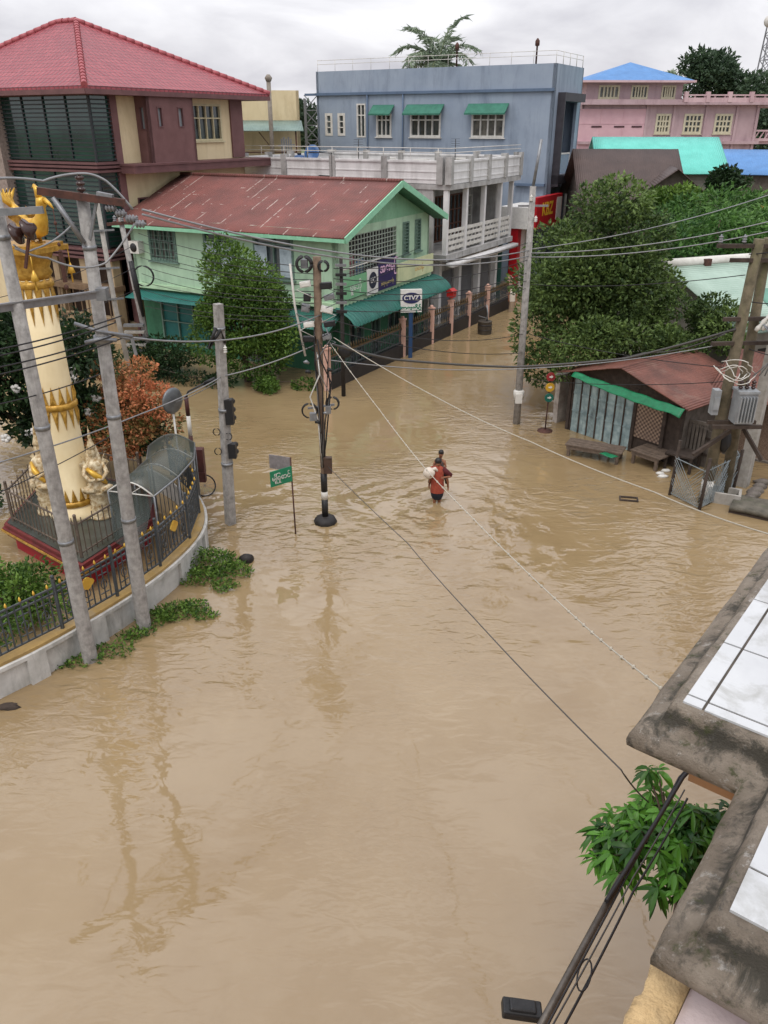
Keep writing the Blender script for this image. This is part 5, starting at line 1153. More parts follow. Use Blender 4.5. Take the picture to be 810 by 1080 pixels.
# broken chair and slatted rack by the hut corner
cr_=thing('broken_chair','greyish slatted wooden chair leaning by the hut corner','chair',G(722,498)+Vector((.0,.35,0)),ha+.2)
mb=MB(); mb.box(-.45,.45,-.4,.4,.5,.56); mb.build('seat',DARKT,cr_)
mb=MB()
for k in range(8): x=-.42+.12*k; mb.box(x-.04,x+.04,.36,.4,.56,1.45)
mb.box(-.5,.5,.34,.42,1.45,1.55); mb.build('backrest',TIMB,cr_)
for x in (-.4,.4):
    for y in (-.35,.36): mb=MB(); mb.box(x-.04,x+.04,y-.04,y+.04,-.35,.5); mb.build('leg',DARKT,cr_)
st=thing('plank_screen','grey board screen with curved top behind the mesh enclosure','screen',G(718,494)+Vector((.25,.75,0)),ha)
mb=MB()
for k in range(9): x=-.1+.15*k; mb.box(x,x+.135,0,.03,-.35,1.15+.12*math.sin(PI*k/8))
mb.build('boards',TIMB,st); mb=MB(); mb.box(-.1,1.25,-.03,-.003,.4,.48); mb.box(-.1,1.25,-.03,-.003,.95,1.03); mb.build('batten',DARKT,st)
# second hut with rusty roof and woven wall
h2=thing('woven_hut','woven bamboo hut with rust red roof behind the transformer poles','hut',(12.3,24.5,0),R(-38))
mb=MB(); mb.box(-1.3,3.2,0,.06,-.3,2.15); mb.build('woven_wall',WEAVE,h2); mb=MB(); mb.box(-1.3,-1.25,.07,3.2,-.4,2.4); mb.box(3.15,3.2,.07,3.2,-.4,2.4); mb.box(-1.3,3.2,3.2,3.25,-.4,2.4); mb.build('side_wall',TIMB,h2)
mb=MB()
for x in (-1.3,-.1,1.2,3.2): mb.box(x-.06,x+.06,-.1,-.003,-.4,2.3)
mb.box(-1.3,3.2,-.08,-.003,2.1,2.22); mb.build('post',DARKT,h2)
mb=MB(); mb.sheet(lambda u,v:(-1.8+5.6*u,-.7+2.5*v,2.15+1.0*v+random.uniform(-.012,.012)),10,4,.04); mb.build('roof_slope',RUST2,h2); mb=MB(); mb.sheet(lambda u,v:(-1.8+5.6*u,3.7-1.9*v,2.3+.85*v),10,4,.04); mb.build('roof_slope',RUST2,h2)
mb=MB(); mb.box(2.4,3.0,-.14,-.09,1.55,1.68); mb.build('green_ribbon',pm('tarp_green','#16935a'),h2)

# ================================================================ timber transformer poles and what stands round them
hpole=thing('transformer_poles','pair of leaning mossy timber poles carrying a grey transformer and wires','pole',(9.45,21.25,0))
MOSSP=pm('mossy_pole','#6d6350','#4e4838',scale=5,rough=.95,bump=.6,bscale=22,stain='#5f6437',stain_amt=.6,sscale=1.5)
mb=MB(); mb.tube([(-.05,-.05,-.4),(.0,0,2.5),(.1,0,7.4)],[.17,.155,.13],12); mb.build('timber_pole',MOSSP,hpole)
mb=MB(); mb.tube([(.75,.45,-.4),(.65,.4,2.5),(.42,.2,7.4)],[.16,.15,.12],12); mb.build('timber_pole',MOSSP,hpole)
TGREY=pm('transformer_grey','#9a9ea0','#84888a',scale=4,rough=.5,bump=.05,stain='#6a5a4c',stain_amt=.4)
mb=MB(); mb.box(.12,.62,-.62,-.17,2.65,3.5); mb.box(.09,.65,-.66,-.13,3.503,3.57); mb.build('transformer_tank',TGREY,hpole)
mb=MB()
for k in range(6): x=.14+.085*k; mb.box(x,x+.025,-.72,-.623,2.72,3.42)
mb.build('cooling_fins',TGREY,hpole)
for k in range(3): insul(hpole,(.2+.17*k,-.4,3.57),.28,.065)
mb=MB(); mb.box(-.42,-.24,-.3,-.05,2.8,3.5); mb.box(-.4,-.26,-.33,-.301,2.95,3.3); mb.build('switch_cabinet',TGREY,hpole)
mb=MB(); mb.bar((-.45,-.2,2.56),(.9,-.2,2.56),.09,.1); mb.bar((-.45,-.58,2.56),(.9,-.58,2.56),.09,.1); mb.bar((-.8,-.5,1.7),(.2,-.3,2.35),.1); mb.bar((1.2,-.4,1.5),(.7,0,2.3),.1); mb.build('platform_beam',DARKT,hpole)
for z,a,b in ((7.25,-1.0,1.6),(6.9,-.6,1.4),(5.4,-.5,1.3),(4.75,-.7,1.3)): mb=MB(); mb.bar((a,-.15,z),(b,.2,z-.05),.1,.1); mb.build('crossarm',DARKT,hpole)
for x in (-.9,-.3,.9,1.5): insul(hpole,(x,-.05,7.3),.22,.06,mat=flat('grey_porcelain','#77787a',.3))
for k in range(4): m=MB(); M=Matrix.Translation((.55+.17*k,-.2,5.35+.02*k))@Matrix.Rotation(R(35),4,'Y'); m.lathe([(.05,-.3),(.07,-.2),(.04,-.1),(.07,0),(.04,.1),(.06,.2)],8,M=M); m.build('fuse_link',WHITEP,hpole)
for k in range(7):
    a=Vector((random.uniform(-.7,-.15),-.3,4.1+random.uniform(-.15,.3))); b=Vector((.1+.08*k,-.4,4.0)); m=MB(); pts=[]
    for q in np.linspace(0,1,11): p=a.lerp(b,q); pts.append(p+Vector((random.uniform(-.04,.04),-.25*math.sin(PI*q),(.25 if k%2 else -.22)*math.sin(PI*q))))
    m.tube(pts,.013,5); m.build('looped_lead',WHITEP,hpole)
for k in range(4):
    m=MB(); m.tube([(.5,-.3,5.3),(1.0+.1*k,-.4,5.0-.2*k),(.9,-.4,4.4),(.45+.15*k,-.45,3.95)],.018,5); m.build('looped_lead',STEEL,hpole)
mb=MB(); mb.lathe([(.17,.2),(.17,.75)],10,(-.04,-.05)); mb.build('white_band',WHITEP,hpole)
m=MB(); m.ell((.2,-.12,1.95),.16,.14,.34,9,7,jit=.2); m.build('cable_bundle',BLACK,hpole)
wp=thing('concrete_post','pale square concrete pole leaning right of the transformer poles','pole',G(783,512))
mb=MB(); mb.tube([(0,0,-.4),(0,0,3),(.02,.0,4.6)],[.22,.2,.17],4,sm=False); mb.build('shaft',CONC2,wp)
# wire mesh enclosure
mk=thing('mesh_enclosure','wire mesh enclosure on wooden posts round the foot of the transformer poles','fence',(0,0,0))
MESHW=pm('galvanised','#9ba5a8','#7f898c',scale=5,rough=.5,metallic=.4,bump=0)
mp_=[G(706,522),G(737,538),G(772,520),G(764,500)]
for p,h in zip(mp_,(1.75,1.6,1.4,1.4)): mb=MB(); mb.tube([(p.x,p.y,-.4),(p.x+.05,p.y,h)],.05,7); mb.build('post',DARKT,mk)
for a,b in zip(mp_,mp_[1:]):
    mb=MB(); n=int((b-a).length/.085)
    for k in range(n+1):
        for s in (-1,1):
            k2=k+s*12; q0=max(0,min(n,k)); 
            steps=[(k+s*j,j) for j in range(0,13) if 0<=k+s*j<=n]
            if len(steps)>1: p0=a.lerp(b,steps[0][0]/n)+Vector((0,0,.05)); p1=a.lerp(b,steps[-1][0]/n)+Vector((.03*math.sin(k),.03*math.cos(k*2),.05+steps[-1][1]*.1)); mb.bar(p0,p1,.012)
    for z in (.08,1.2): mb.bar(a+Vector((0,0,z)),b+Vector((0,0,z)),.02)
    mb.build('mesh_panel',MESHW,mk)
tr_=thing('concrete_trough','small grey concrete trough beside the mesh enclosure','trough',G(762,532),R(-25)); mb=MB(); mb.box(-.45,.45,0,.08,-.3,.34); mb.box(-.45,.45,.52,.6,-.3,.34); mb.box(-.45,-.37,.08,.52,-.3,.34); mb.box(.37,.45,.08,.52,-.3,.34); mb.box(-.37,.37,.08,.52,-.3,.15); mb.build('trough_body',CONC2,tr_,bevel=.015)
cs=thing('concrete_slab','low mossy concrete slab on bearers at the flooded roadside edge','slab',G(768,541),R(-32)); mb=MB(); mb.sheet(lambda u,v:(2.6*u,1.1*v,.2+.02*math.sin(7*u+4*v)),14,8,.12); mb.build('slab_top',pm('mossy_slab','#6b665b','#4d4a41',scale=4,rough=.95,bump=.6,bscale=15,stain='#4d5a38',stain_amt=.6),cs); mb=MB(); mb.box(.0,2.5,.03,.13,-.3,.07); mb.box(0,2.5,.9,1.0,-.3,.07); mb.build('bearer',DARKT,cs)
RUBM=pm('rubble','#77706a','#565049',scale=6,rough=.95,bump=.6,bscale=18,stain='#4a5236',stain_amt=.5)
for k in range(5):
    p=G(790+5*k,528-3*k); mb=MB(); mb.ell((0,0,.02),.2+.06*(k%3),.17,.16,7,5,jit=.35); o=mb.build('rubble_block',RUBM,None); o.location=p+Vector((0,.1*k,0)); tag(o,['broken concrete lump nearest the trough','broken concrete lump second from the trough','middle lump of broken concrete behind the slab','fourth broken concrete lump towards the frame edge','broken concrete lump nearest the woven hut'][k],'rubble','concrete lumps by the slab')
sb=thing('plank_rail','long grey timber rail slanting from the mesh enclosure to the edge','rail',G(757,500)); mb=MB(); mb.bar((0,0,.75),(2.4,-1.2,.55),.09,.07); mb.bar((1.9,-.95,-.3),(1.9,-.95,.55),.08); mb.bar((.2,-.1,-.3),(.2,-.1,.7),.08); mb.build('rail_bar',TIMB,sb)
wb=thing('white_wall_stub','peeling white wall end beside the disc sign at the hut corner','wall',G(590,447)+Vector((.0,.3,0)),ha+PI/2); mb=MB(); mb.box(-.2,1.6,-.1,.1,-.4,1.75); mb.build('stub',pm('peeling_white','#bdb5ab','#8d8176',scale=3,rough=.9,bump=.3,stain='#6c5e50',stain_amt=.7,sscale=2),wb); mb=MB(); mb.box(-.25,1.65,-.14,.14,1.75,1.85); mb.build('coping',CONC2,wb)
# floating things
o=MB(); 
fr_=thing('floating_rack','small dark rectangular wooden frame floating on the water','frame',G(663,527),R(-12)); mb=MB(); mb.box(-.27,.27,-.14,-.1,-.02,.05); mb.box(-.27,.27,.1,.14,-.02,.05); mb.box(-.27,-.23,-.1,.1,-.02,.045); mb.box(.23,.27,-.1,.1,-.02,.045); mb.build('frame_bars',DARKT,fr_)
mb=MB(); mb.ell((0,0,.05),.2,.15,.16,10,7,jit=.2); o=mb.build('black_rock',pm('rock_black','#2c2825','#1e1b19',scale=6,rough=.6,bump=.6,bscale=15),None); o.location=G(260,592); tag(o,'small black rock breaking the water by the weeds','rock')
mb=MB(); mb.ell((0,0,.0),.22,.12,.07,9,6,jit=.3); o=mb.build('drifting_log',DARKT,None); o.location=G(8,746); tag(o,'dark piece of driftwood floating at the wall foot','driftwood')
# dark litter patch by the tables
for k,(px,py) in enumerate(((696,500),(702,497),(699,503))):
    mb=MB(); mb.ell((0,0,.02),.16,.1,.06,8,5,jit=.3); o=mb.build('floating_bag',WHITEP,None); o.location=G(px,py); tag(o,['pale plastic bag floating, leftmost by the short table','pale plastic bag floating against the mesh post','pale plastic bag floating nearest the open water'][k],'bag','bags floating by the table')
# bicycle half sunk beyond the railing's far end
by=thing('bicycle_wheel','dark spoked bicycle wheel leaning out at the far end of the railing','wheel',G(217,521),R(30)); mb=MB(); M=Matrix.Rotation(R(62),4,'X'); mb.tube([M@Vector((.32*math.cos(q),.32*math.sin(q),0))+Vector((0,0,.28)) for q in np.linspace(0,2*PI,25)],.022,6); mb.build('tyre',BLACK,by); mb=MB()
for k in range(10): q=2*PI*k/10; mb.bar(Vector((0,0,.28)),M@Vector((.31*math.cos(q),.31*math.sin(q),0))+Vector((0,0,.28)),.006)
mb.build('spokes',STEEL,by)
# ================================================================ vegetation
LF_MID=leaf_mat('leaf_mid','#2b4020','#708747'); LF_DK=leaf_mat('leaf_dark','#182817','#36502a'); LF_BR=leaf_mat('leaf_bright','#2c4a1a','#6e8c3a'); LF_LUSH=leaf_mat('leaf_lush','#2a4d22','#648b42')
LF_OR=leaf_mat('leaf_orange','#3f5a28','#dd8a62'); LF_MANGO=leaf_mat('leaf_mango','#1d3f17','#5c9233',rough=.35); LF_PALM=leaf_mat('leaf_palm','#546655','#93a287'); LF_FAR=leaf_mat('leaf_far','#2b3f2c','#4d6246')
tb_=(8.7,31.6,0)
bl_=blobs_in((8.0,30.6,4.9),(2.75,2.3,3.4),28,1.0)+[((5.6,29.4,3.2),(.9,.9,1.5)),((5.9,29.5,1.9),(.7,.8,.8)),((6.0,29.6,4.6),(.9,.9,1.0)),((8.3,30.2,7.6),(1.2,1.2,.8)),((7.2,29.2,2.6),(1.3,.8,.9)),((9.3,29.6,3.2),(1.3,.9,1.0)),((7.4,29.5,5.0),(1.3,1,1.3)),((6.6,27.9,2.9),(.7,.5,.5)),((7.8,28.6,3.1),(1.2,.8,.5)),((7.3,27.9,2.75),(.8,.6,.35)),((8.9,29.2,3.1),(1.2,.8,.6)),((7.6,28.2,3.3),(1.1,.7,.6)),((8.6,27.9,3.3),(.9,.6,.5)),((6.3,27.6,2.2),(.35,.35,.4)),((8.9,30.0,6.4),(1.4,1.2,1.2)),((7.6,30.0,7.4),(1.0,1.0,.8))]
tree('broadleaf_tree','large dense dark green tree rising behind the plank hut and grey street pole','tree',tb_,3.2,.28,bl_,34000,.18,LF_MID)
tree('young_tree','smaller pale leaved bushy tree between the big tree and the timber poles','tree',(11.0,29.2,0),1.6,.12,blobs_in((11.0,28.9,3.3),(1.9,1.2,1.4),14,.6)+[((10.0,28.0,2.9),(.9,.7,.6)),((12.2,28.4,3.4),(.9,.7,.8))],9000,.16,LF_MID)
tree('bushy_tree','conical dense green tree standing before the long wall of the mint house','tree',(-5.9,33.6,0),1.4,.16,blobs_in((-5.9,33.4,2.9),(2.1,1.6,1.7),22,.75)+[((-6.2,33.4,4.6),(1.3,1.1,1.1)),((-6.5,33.4,5.3),(.75,.7,.8)),((-5.5,33.2,1.2),(1.6,1.2,.9)),((-4.5,33.3,1.9),(.9,.9,1.0)),((-7.3,33.3,1.9),(.9,.9,1.1)),((-5.8,32.9,2.8),(1.6,1.0,1.4)),((-5.4,33.2,4.3),(1.2,1,.9))],26000,.15,LF_BR)
tree('low_shrub','dark low shrub under the teal awning left of the conical tree','shrub',(-9.9,34.6,0),.6,.06,blobs_in((-9.9,34.6,.9),(1.6,.9,.9),9,.6),2600,.17,LF_DK)
tree('low_shrub','creeping shrub trailing in the water at the mint house corner','shrub',(-4.6,32.5,0),.3,.05,blobs_in((-4.7,32.3,.3),(1.0,.6,.4),6,.4)+[((-3.3,32.5,.15),(.6,.35,.25))],1900,.14,LF_BR)
tree('low_shrub','line of rough green shrub along the water between orange bush and mint house','shrub',(-8.0,33.3,0),.3,.05,[((-9.4,33.6,.2),(.9,.4,.35)),((-8.2,33.2,.2),(.8,.4,.35)),((-7.0,32.8,.2),(.7,.4,.3)),((-11,34,.6),(1.1,.6,.7))],1900,.15,LF_DK)
o=tree('ornamental_bush','rounded orange red bush behind the arched green canopy','bush',(-7.7,23.2,0),.8,.09,blobs_in((-7.75,23.0,2.3),(1.45,1.2,1.75),24,.55),11000,.12,LF_OR)
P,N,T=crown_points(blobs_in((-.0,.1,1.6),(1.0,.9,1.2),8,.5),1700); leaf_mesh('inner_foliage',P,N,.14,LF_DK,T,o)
fr=tree('frangipani_tree','dark leafy tree dotted with white blossom behind the golden column','tree',(-11.2,24.2,0),1.6,.16,blobs_in((-11.2,23.8,3.0),(3.3,1.8,2.6),26,.9)+[((-8.9,22.9,4.2),(.9,.8,1.0)),((-9.0,22.6,2.2),(.9,.7,.9))],18000,.2,LF_DK)
WHB=flat('white_blossom','#d9d6d0',.7)
for k in range(34):
    a=random.uniform(-3,2.9); mb=MB(); c=(a,-1.9+random.uniform(-.25,.4)+abs(a)*.15,random.uniform(1.0,4.6))
    for q in range(5): ang=2*PI*q/5; mb.ell((c[0]+.09*math.cos(ang),c[1],c[2]+.08*math.sin(ang)),.08,.06,.07,6,4)
    mb.build('blossom',WHB,fr)
tree('compound_shrub','bright bushy green shrub inside the railing at the left edge','shrub',(-8.7,14.9,0),.5,.07,blobs_in((-8.9,14.9,.7),(1.7,1.3,.65),16,.5)+[((-8.0,13.6,.8),(.6,.5,.4)),((-7.5,14.9,.5),(.7,.5,.45))],6500,.12,LF_BR)
tree('compound_shrub','dark garden shrub by the white yard wall behind the platform railing','shrub',(-12.2,20.8,0),.4,.06,blobs_in((-12.2,20.8,.5),(1.4,.9,.6),8,.5),2200,.15,LF_DK)
yw=thing('yard_wall','short white yard wall with dark railing at the far left behind the platform','wall',(0,0,0)); a=Vector((-11.2,20.4,0)); b=Vector((-13.6,22.2,0))
mb=MB(); mb.bar(a+Vector((0,0,.3)),b+Vector((0,0,.3)),.2,1.0); mb.build('base_wall',WALLW,yw); mb=MB()
for k in range(16): q=a.lerp(b,k/15); mb.bar(q+Vector((0,0,.8)),q+Vector((0,0,1.5)),.03)
mb.bar(a+Vector((0,0,1.35)),b+Vector((0,0,1.35)),.04); mb.build('rail_panel',DKRAIL,yw)
# weeds growing out of the water along the wall
def weeds(label,spots,n):
    P=[];N=[];T=[]
    for (x,y,rx,ry,h) in spots:
        m=int(n*rx*ry); a=RNG.uniform(0,2*PI,m); q=np.sqrt(RNG.uniform(0,1,m)); hh=h*(1-q**2*.7)
        P.append(np.stack([x+rx*q*np.cos(a),y+ry*q*np.sin(a),RNG.uniform(0,1,m)*hh+.01],1)); N.append(np.stack([RNG.normal(size=m),RNG.normal(size=m),RNG.uniform(.1,1.3,m)],1)); T.append(RNG.uniform(0,1,m))
    o=leaf_mesh('weed_clump',np.concatenate(P),np.concatenate(N),.1,LF_BR,np.concatenate(T),None,.4); tag(o,label,'weeds'); return o
def sp(px,py,r,h,k=.7): g=G(px,py); return (g.x,g.y,r,r*k,h)
weeds('bushy green weed clump with pale flowers at the end of the curved wall',[sp(222,598,.75,.5),sp(245,605,.5,.32),sp(210,612,.5,.3),sp(238,620,.35,.15)],2600)
weeds('middle patch of green weeds right of the second concrete pole',[sp(185,648,.5,.25),sp(205,642,.35,.2),sp(165,655,.45,.2),sp(215,650,.3,.08)],2400)
weeds('sparse weeds trailing round the feet of the twin concrete poles',[sp(118,688,.5,.14,.6),sp(85,698,.4,.1,.6),sp(140,672,.35,.12),sp(60,703,.3,.1,.5),sp(150,668,.3,.14)],1500)
# palm behind the blue block
pp_=thing('coconut_palm','coconut palm with drooping fronds above the blue block roof','palm',D(458,120,80).to_2d().to_3d())
mb=MB(); mb.tube([(0,0,-.4),(.1,0,7),(.2,0,15.0)],[.3,.22,.18],9); mb.build('trunk',BARK,pp_)
def frond(par,o,az,el,L,n,leaf,lm,name='frond',w=1.0):
    P=[];N=[]; p=Vector(o); d=Vector((math.cos(az)*math.cos(el),math.sin(az)*math.cos(el),math.sin(el))); ds=L/n; side=Vector((-math.sin(az),math.cos(az),0)); pts=[p.copy()]
    for k in range(n):
        d=(d+Vector((0,0,-.022-.05*k/n))).normalized(); p=p+d*ds; pts.append(p.copy())
        for s in (-1,1):
            for j in (0,.5): P.append(tuple(p-d*ds*j)); N.append(tuple(side*s*w+d*.7+Vector((0,0,-.3+random.uniform(-.25,.2)))))
    f=leaf_mesh(name,np.array(P),np.array(N),leaf,lm,RNG.uniform(.2,.8,len(P)),par,.13,.25)
    mb=MB(); mb.tube(pts,[.05*(1-.8*k/n) for k in range(n+1)],5); mb.build('midrib',LF_PALM if False else flat('midrib','#5f6a44',.7),f); return f
for k in range(14): frond(pp_,(.2,0,14.8),2*PI*k/14+random.uniform(-.15,.15),random.uniform(.1,1.35),random.uniform(3.6,4.5),36,.9,LF_PALM)
# trees far behind
def far_tree(label,px,py,Y,rx,rz,k,n,ls,lm,group=None,cat='tree'):
    c=D(px,py,Y); return tree('distant_tree',label,cat,(c.x,Y,0),max(1,c.z-rz*.6),.3,blobs_in((c.x,Y,c.z),(rx,rx*.6,rz),k,rx*.36),n,ls,lm,group)
far_tree('dull green tree seen between cream building and blue block',312,128,85,2.6,3.0,12,2600,.4,LF_FAR)
far_tree('second dull green tree lower behind the scaffold mast',326,140,88,2.0,2.0,8,1500,.4,LF_FAR)
far_tree('tall dark rounded tree behind the pink roof terrace',750,92,125,6.2,5.4,26,7500,.62,LF_FAR)
far_tree('lower dark tree right of the tall one at the edge',803,110,120,5.0,4.5,18,5000,.62,LF_FAR)
far_tree('slim distant tree at the pink tower left corner',601,140,100,2.4,4.0,10,2200,.5,LF_FAR)
far_tree('dark tree mass behind the pink balcony at the edge',808,150,110,3.6,4.6,12,3000,.6,LF_FAR)
far_tree('small tufted palm crown behind the pink tower roof',707,88,120,1.5,1.2,5,500,.7,LF_PALM)
def lush(label,px,py,Y,rx,rz,n,g=True):
    c=D(px,py,Y); t=tree('lush_tree',label,'tree',(c.x,Y,0),max(1,c.z-rz*.5),.22,blobs_in((c.x,Y,c.z),(rx,rx*.8,rz),14,rx*.42),n,.34,LF_LUSH,None,.3,tw=(0,-.2,-.5)); return t
lush('lush bright green feathery tree left below the turquoise roof',728,246,45,2.8,2.2,5000); lush('lush drooping green tree below the blue roofed shed',768,240,44,2.7,2.2,5000)
lush('lush green tree at the right edge above the ridge capping',805,262,40,2.5,2.0,3600); lush('dark green tree low behind the white ridge capping',752,262,39,2.6,1.9,3400)
far_tree('arched dark green creeper clump under the turquoise eave',771,192,56,1.6,1.1,10,2600,.3,LF_DK,cat='creeper')
far_tree('low scrub beside the brown roofs and big tree top',705,214,48,2.0,.9,9,2400,.3,LF_BR,cat='scrub')
# lattice telecom mast at the top right corner
tm=thing('lattice_mast','thin grey lattice telecom mast rising above distant trees at top right','mast',D(802,100,130).to_2d().to_3d())
mb=MB(); H_=24.5
for sx in (-1,1):
    for sy in (-1,1): mb.bar((sx*1.4,sy*1.4,0),(sx*.5,sy*.5,H_),.16)
for k in range(16):
    f0=1.4-.9*k/16; f1=1.4-.9*(k+1)/16; z0=H_*k/16; z1=H_*(k+1)/16
    for sy in (-1,1): mb.bar((-f0,sy*f0,z0),(f1,sy*f1,z1),.09); mb.bar((f0,sy*f0,z0),(-f1,sy*f1,z1),.09); mb.bar((-f0,sy*f0,z0),(f0,sy*f0,z0),.09)
mb.build('lattice',pm('mast_grey','#8d8f93','#77797d',scale=2),tm)
for z,s in ((23,-1),(21.5,1),(24,1)): mb=MB(); M=Matrix.Translation((s*.9,-.6,z))@Matrix.Rotation(PI/2,4,'X'); mb.lathe([(.75,0),(.7,.2),(.1,.35)],14,M=M); mb.build('dish_antenna',WHITEP,tm)

# ================================================================ own building: stepped roof edge with mossy cornice and white tiles
AZ=math.atan2(.785,.62); ob=thing('tiled_roof_edge','stepped roof edge with white tiles and mossy weathered concrete cornice above the water','roof edge',(0,0,0),AZ)
ZT_=8.1
def outline(o,far=13.0):
    raw=[(1.71-o,-6),(1.71-o,.191+o),(2.5-o,.191+o),(2.5-o,.597+o),(far,.597+o),(far,-6)]; out=[]
    for k in range(6):
        a=Vector((*raw[k],0)); b=Vector((*raw[(k+1)%6],0)); n=[46,14,9,90,3,3][k]
        for q in range(n): out.append(a.lerp(b,q/n))
    return out
from mathutils import noise as mnoise
prof=[(-.06,7.80),(-.03,7.85),(.05,7.868),(.095,7.88),(.12,7.905),(.126,7.935),(.118,7.962),(.095,7.98),(.06,7.992),(.042,8.0),(.034,8.03),(.028,8.06),(.012,8.088),(-.02,8.0925)]
rings=[]
for o_,z in prof:
    ring=[]
    for p in outline(o_):
        q=Vector((p.x*9,p.y*9,z*14)); d=mnoise.noise(q)*.010+mnoise.noise(q*3.1)*.005
        ring.append((p.x-d*.7,p.y+d*.7,z+d*.6))
    rings.append(ring)
def moss_mat():
    t=NT('mossy_concrete'); a=t.mix(t.ramp(t.noise(5,7,.65),.35,.68),lin('#a89b8a'),lin('#766a5b'))
    a=t.mix(t.math('MULTIPLY',t.ramp(t.noise(15,8,.74),.57,.64),.85),a,lin('#c3bdb4'))
    sp=t.n('ShaderNodeSeparateXYZ'); t.l(t.coord(),sp.inputs[0]); jn=t.math('MULTIPLY',t.ramp(sp.outputs[2],.0,1.0),1.0)
    zz=t.math('SUBTRACT',1.0,t.math('MINIMUM',1.0,t.math('MULTIPLY',t.math('ABSOLUTE',t.math('SUBTRACT',sp.outputs[2],8.03)),16.0)))
    a=t.mix(t.math('MULTIPLY',t.ramp(t.math('ADD',t.noise(7.5,10,.74,dist=.5),t.math('MULTIPLY',zz,.24)),.55,.68),.85),a,lin('#35342a'))
    a=t.mix(t.math('MULTIPLY',t.ramp(t.noise(10,9,.74,dist=.3),.56,.64),.85),a,lin('#474c26'))
    t.l(a,t.b.inputs['Base Color']); t.l(t.ramp(t.noise(4,4),.4,.6,(.35,.35,.35,1),(.85,.85,.85,1)),t.b.inputs['Roughness']); t.bump(t.math('ADD',t.noise(26,8,.75),t.noise(110,5,.7)),1.0,.02); return t.m
MOSS=moss_mat()
mb=MB(); mb.loft(rings,False,None,0,True); mb.f.append(tuple(len(mb.v)-len(rings[0])+i for i in range(len(rings[0])))); mb.mi.append(0); mb.sm.append(False); mb.build('cornice',MOSS,ob)
TANW=pm('tan_wall','#b48a63','#a57c57',scale=3,rough=.85,bump=.2,stain='#7a5a42',stain_amt=.5); PINKW=pm('pale_pink_wall','#c8b9b6','#b5a6a6',scale=4,rough=.85,bump=.25,bscale=50,stain='#82757a',stain_amt=.6,sscale=3); CREW=pm('flaking_cream','#cdb183','#b3976c',scale=14,rough=.9,bump=.6,bscale=60,stain='#6b5b45',stain_amt=.7,sscale=9,streak=False)
mb=MB(); mb.box(2.75,13,-6,-.15,-.6,7.697); mb.box(1.0,2.748,-6,-.35,-.6,7.547); mb.build('tan_wall',TANW,ob)
mb=MB(); mb.box(2.57,13,-6,.52,7.70,7.87); mb.build('edge_beam',TANW,ob)
mb=MB(); mb.box(.2,2.56,-6,.217,7.6,7.735); mb.box(1.745,2.56,-6,.19,7.738,7.86); mb.build('pink_ledge',PINKW,ob)
mb=MB(); mb.sheet(lambda u,v:(.2+1.56*u,.22+.108*v+(.006*math.sin(60*u)+.004*math.sin(151*u))*v,7.75+.004*math.sin(70*u+4*v)),70,4,.2); mb.build('cream_kerb',CREW,ob)
WT=pm('white_tile','#bfc1c1','#b0b2b3',scale=3,rough=.3,bump=.03,stain='#7f7d72',stain_amt=.65,sscale=5,streak=False)
def cells(lo,hi,cuts): c=[lo]+[x for x in cuts if lo<x<hi]+[hi]; return list(zip(c,c[1:]))
mb=MB(); g=.005
for a,b in cells(2.5,13,[2.555+.42*k for k in range(30)]):
    for c,d in cells(-5.9,.585,sorted(.507-.36*k for k in range(30))): mb.box(a+g,b-g,c+g,d-g,8.09,8.1+random.uniform(-.001,.001))
for a,b in cells(1.72,2.5,[1.9+.42*k for k in range(9)]):
    for c,d in cells(-5.9,.18,sorted(.18-.36*k for k in range(1,30))): mb.box(a+g,b-g,c+g,d-g,8.09,8.1+random.uniform(-.001,.001))
mb.build('white_tiles',WT,ob)
mb=MB(); mb.box(1.73,12.9,-5.9,.17,8.07,8.0945); mb.box(2.51,12.9,.17,.57,8.07,8.0945); mb.build('grout_bed',pm('grout','#5b544b','#3f3a33',scale=8,rough=.9),ob)
def OL(a,o,z): return Vector((a*.62-o*.785,a*.785+o*.62,z))
# mango tree beneath it
mc=G(692,880,3.4); mt=thing('mango_tree','young mango tree with glossy drooping leaves below the tiled roof edge','tree',(mc.x+.4,mc.y+.18,0))
mb=MB(); mb.tube([(0,0,-.4),(.2,.1,1.2),(.12,.1,2.5),(-.12,0,3.2)],[.06,.05,.04,.025],9)
P=[];N=[];T=[]
ros=[]
for k in range(125):
    d=RNG.normal(size=3); d/=np.linalg.norm(d); d[2]=abs(d[2])*.9-.25
    ros.append(np.array([-.22,-.08,3.15])+d*np.array([.76,.7,.68])*RNG.uniform(.5,1.05))
ros+= [np.array(v) for v in ((-.88,-.05,3.0),(-.8,.15,3.15),(-.7,-.2,2.85),(-.2,-.55,3.0),(0,-.5,2.9),(.35,.1,3.4),(.55,.2,3.3),(-.35,.4,3.7),(-.2,.5,3.6))]
for c in ros:
    mb.tube([(-.15,-.03,2.7+.5*random.random()),tuple((np.array([-.15,-.03,2.9])+c)/2+np.array([0,0,.1])),tuple(c)],[.02,.014,.008],5); tone=RNG.uniform(.05,.95)
    for j in range(13):
        a=2*PI*j/13+RNG.uniform(-.2,.2); P.append(c+np.array([0,0,RNG.uniform(-.03,.05)])); N.append([math.cos(a),math.sin(a),RNG.uniform(-.9,.2)]); T.append(tone+RNG.normal()*.12)
mb.build('trunk',BARK,mt); blade_mesh('crown',np.array(P),np.array(N),.2,LF_MANGO,np.array(T),mt,.052)
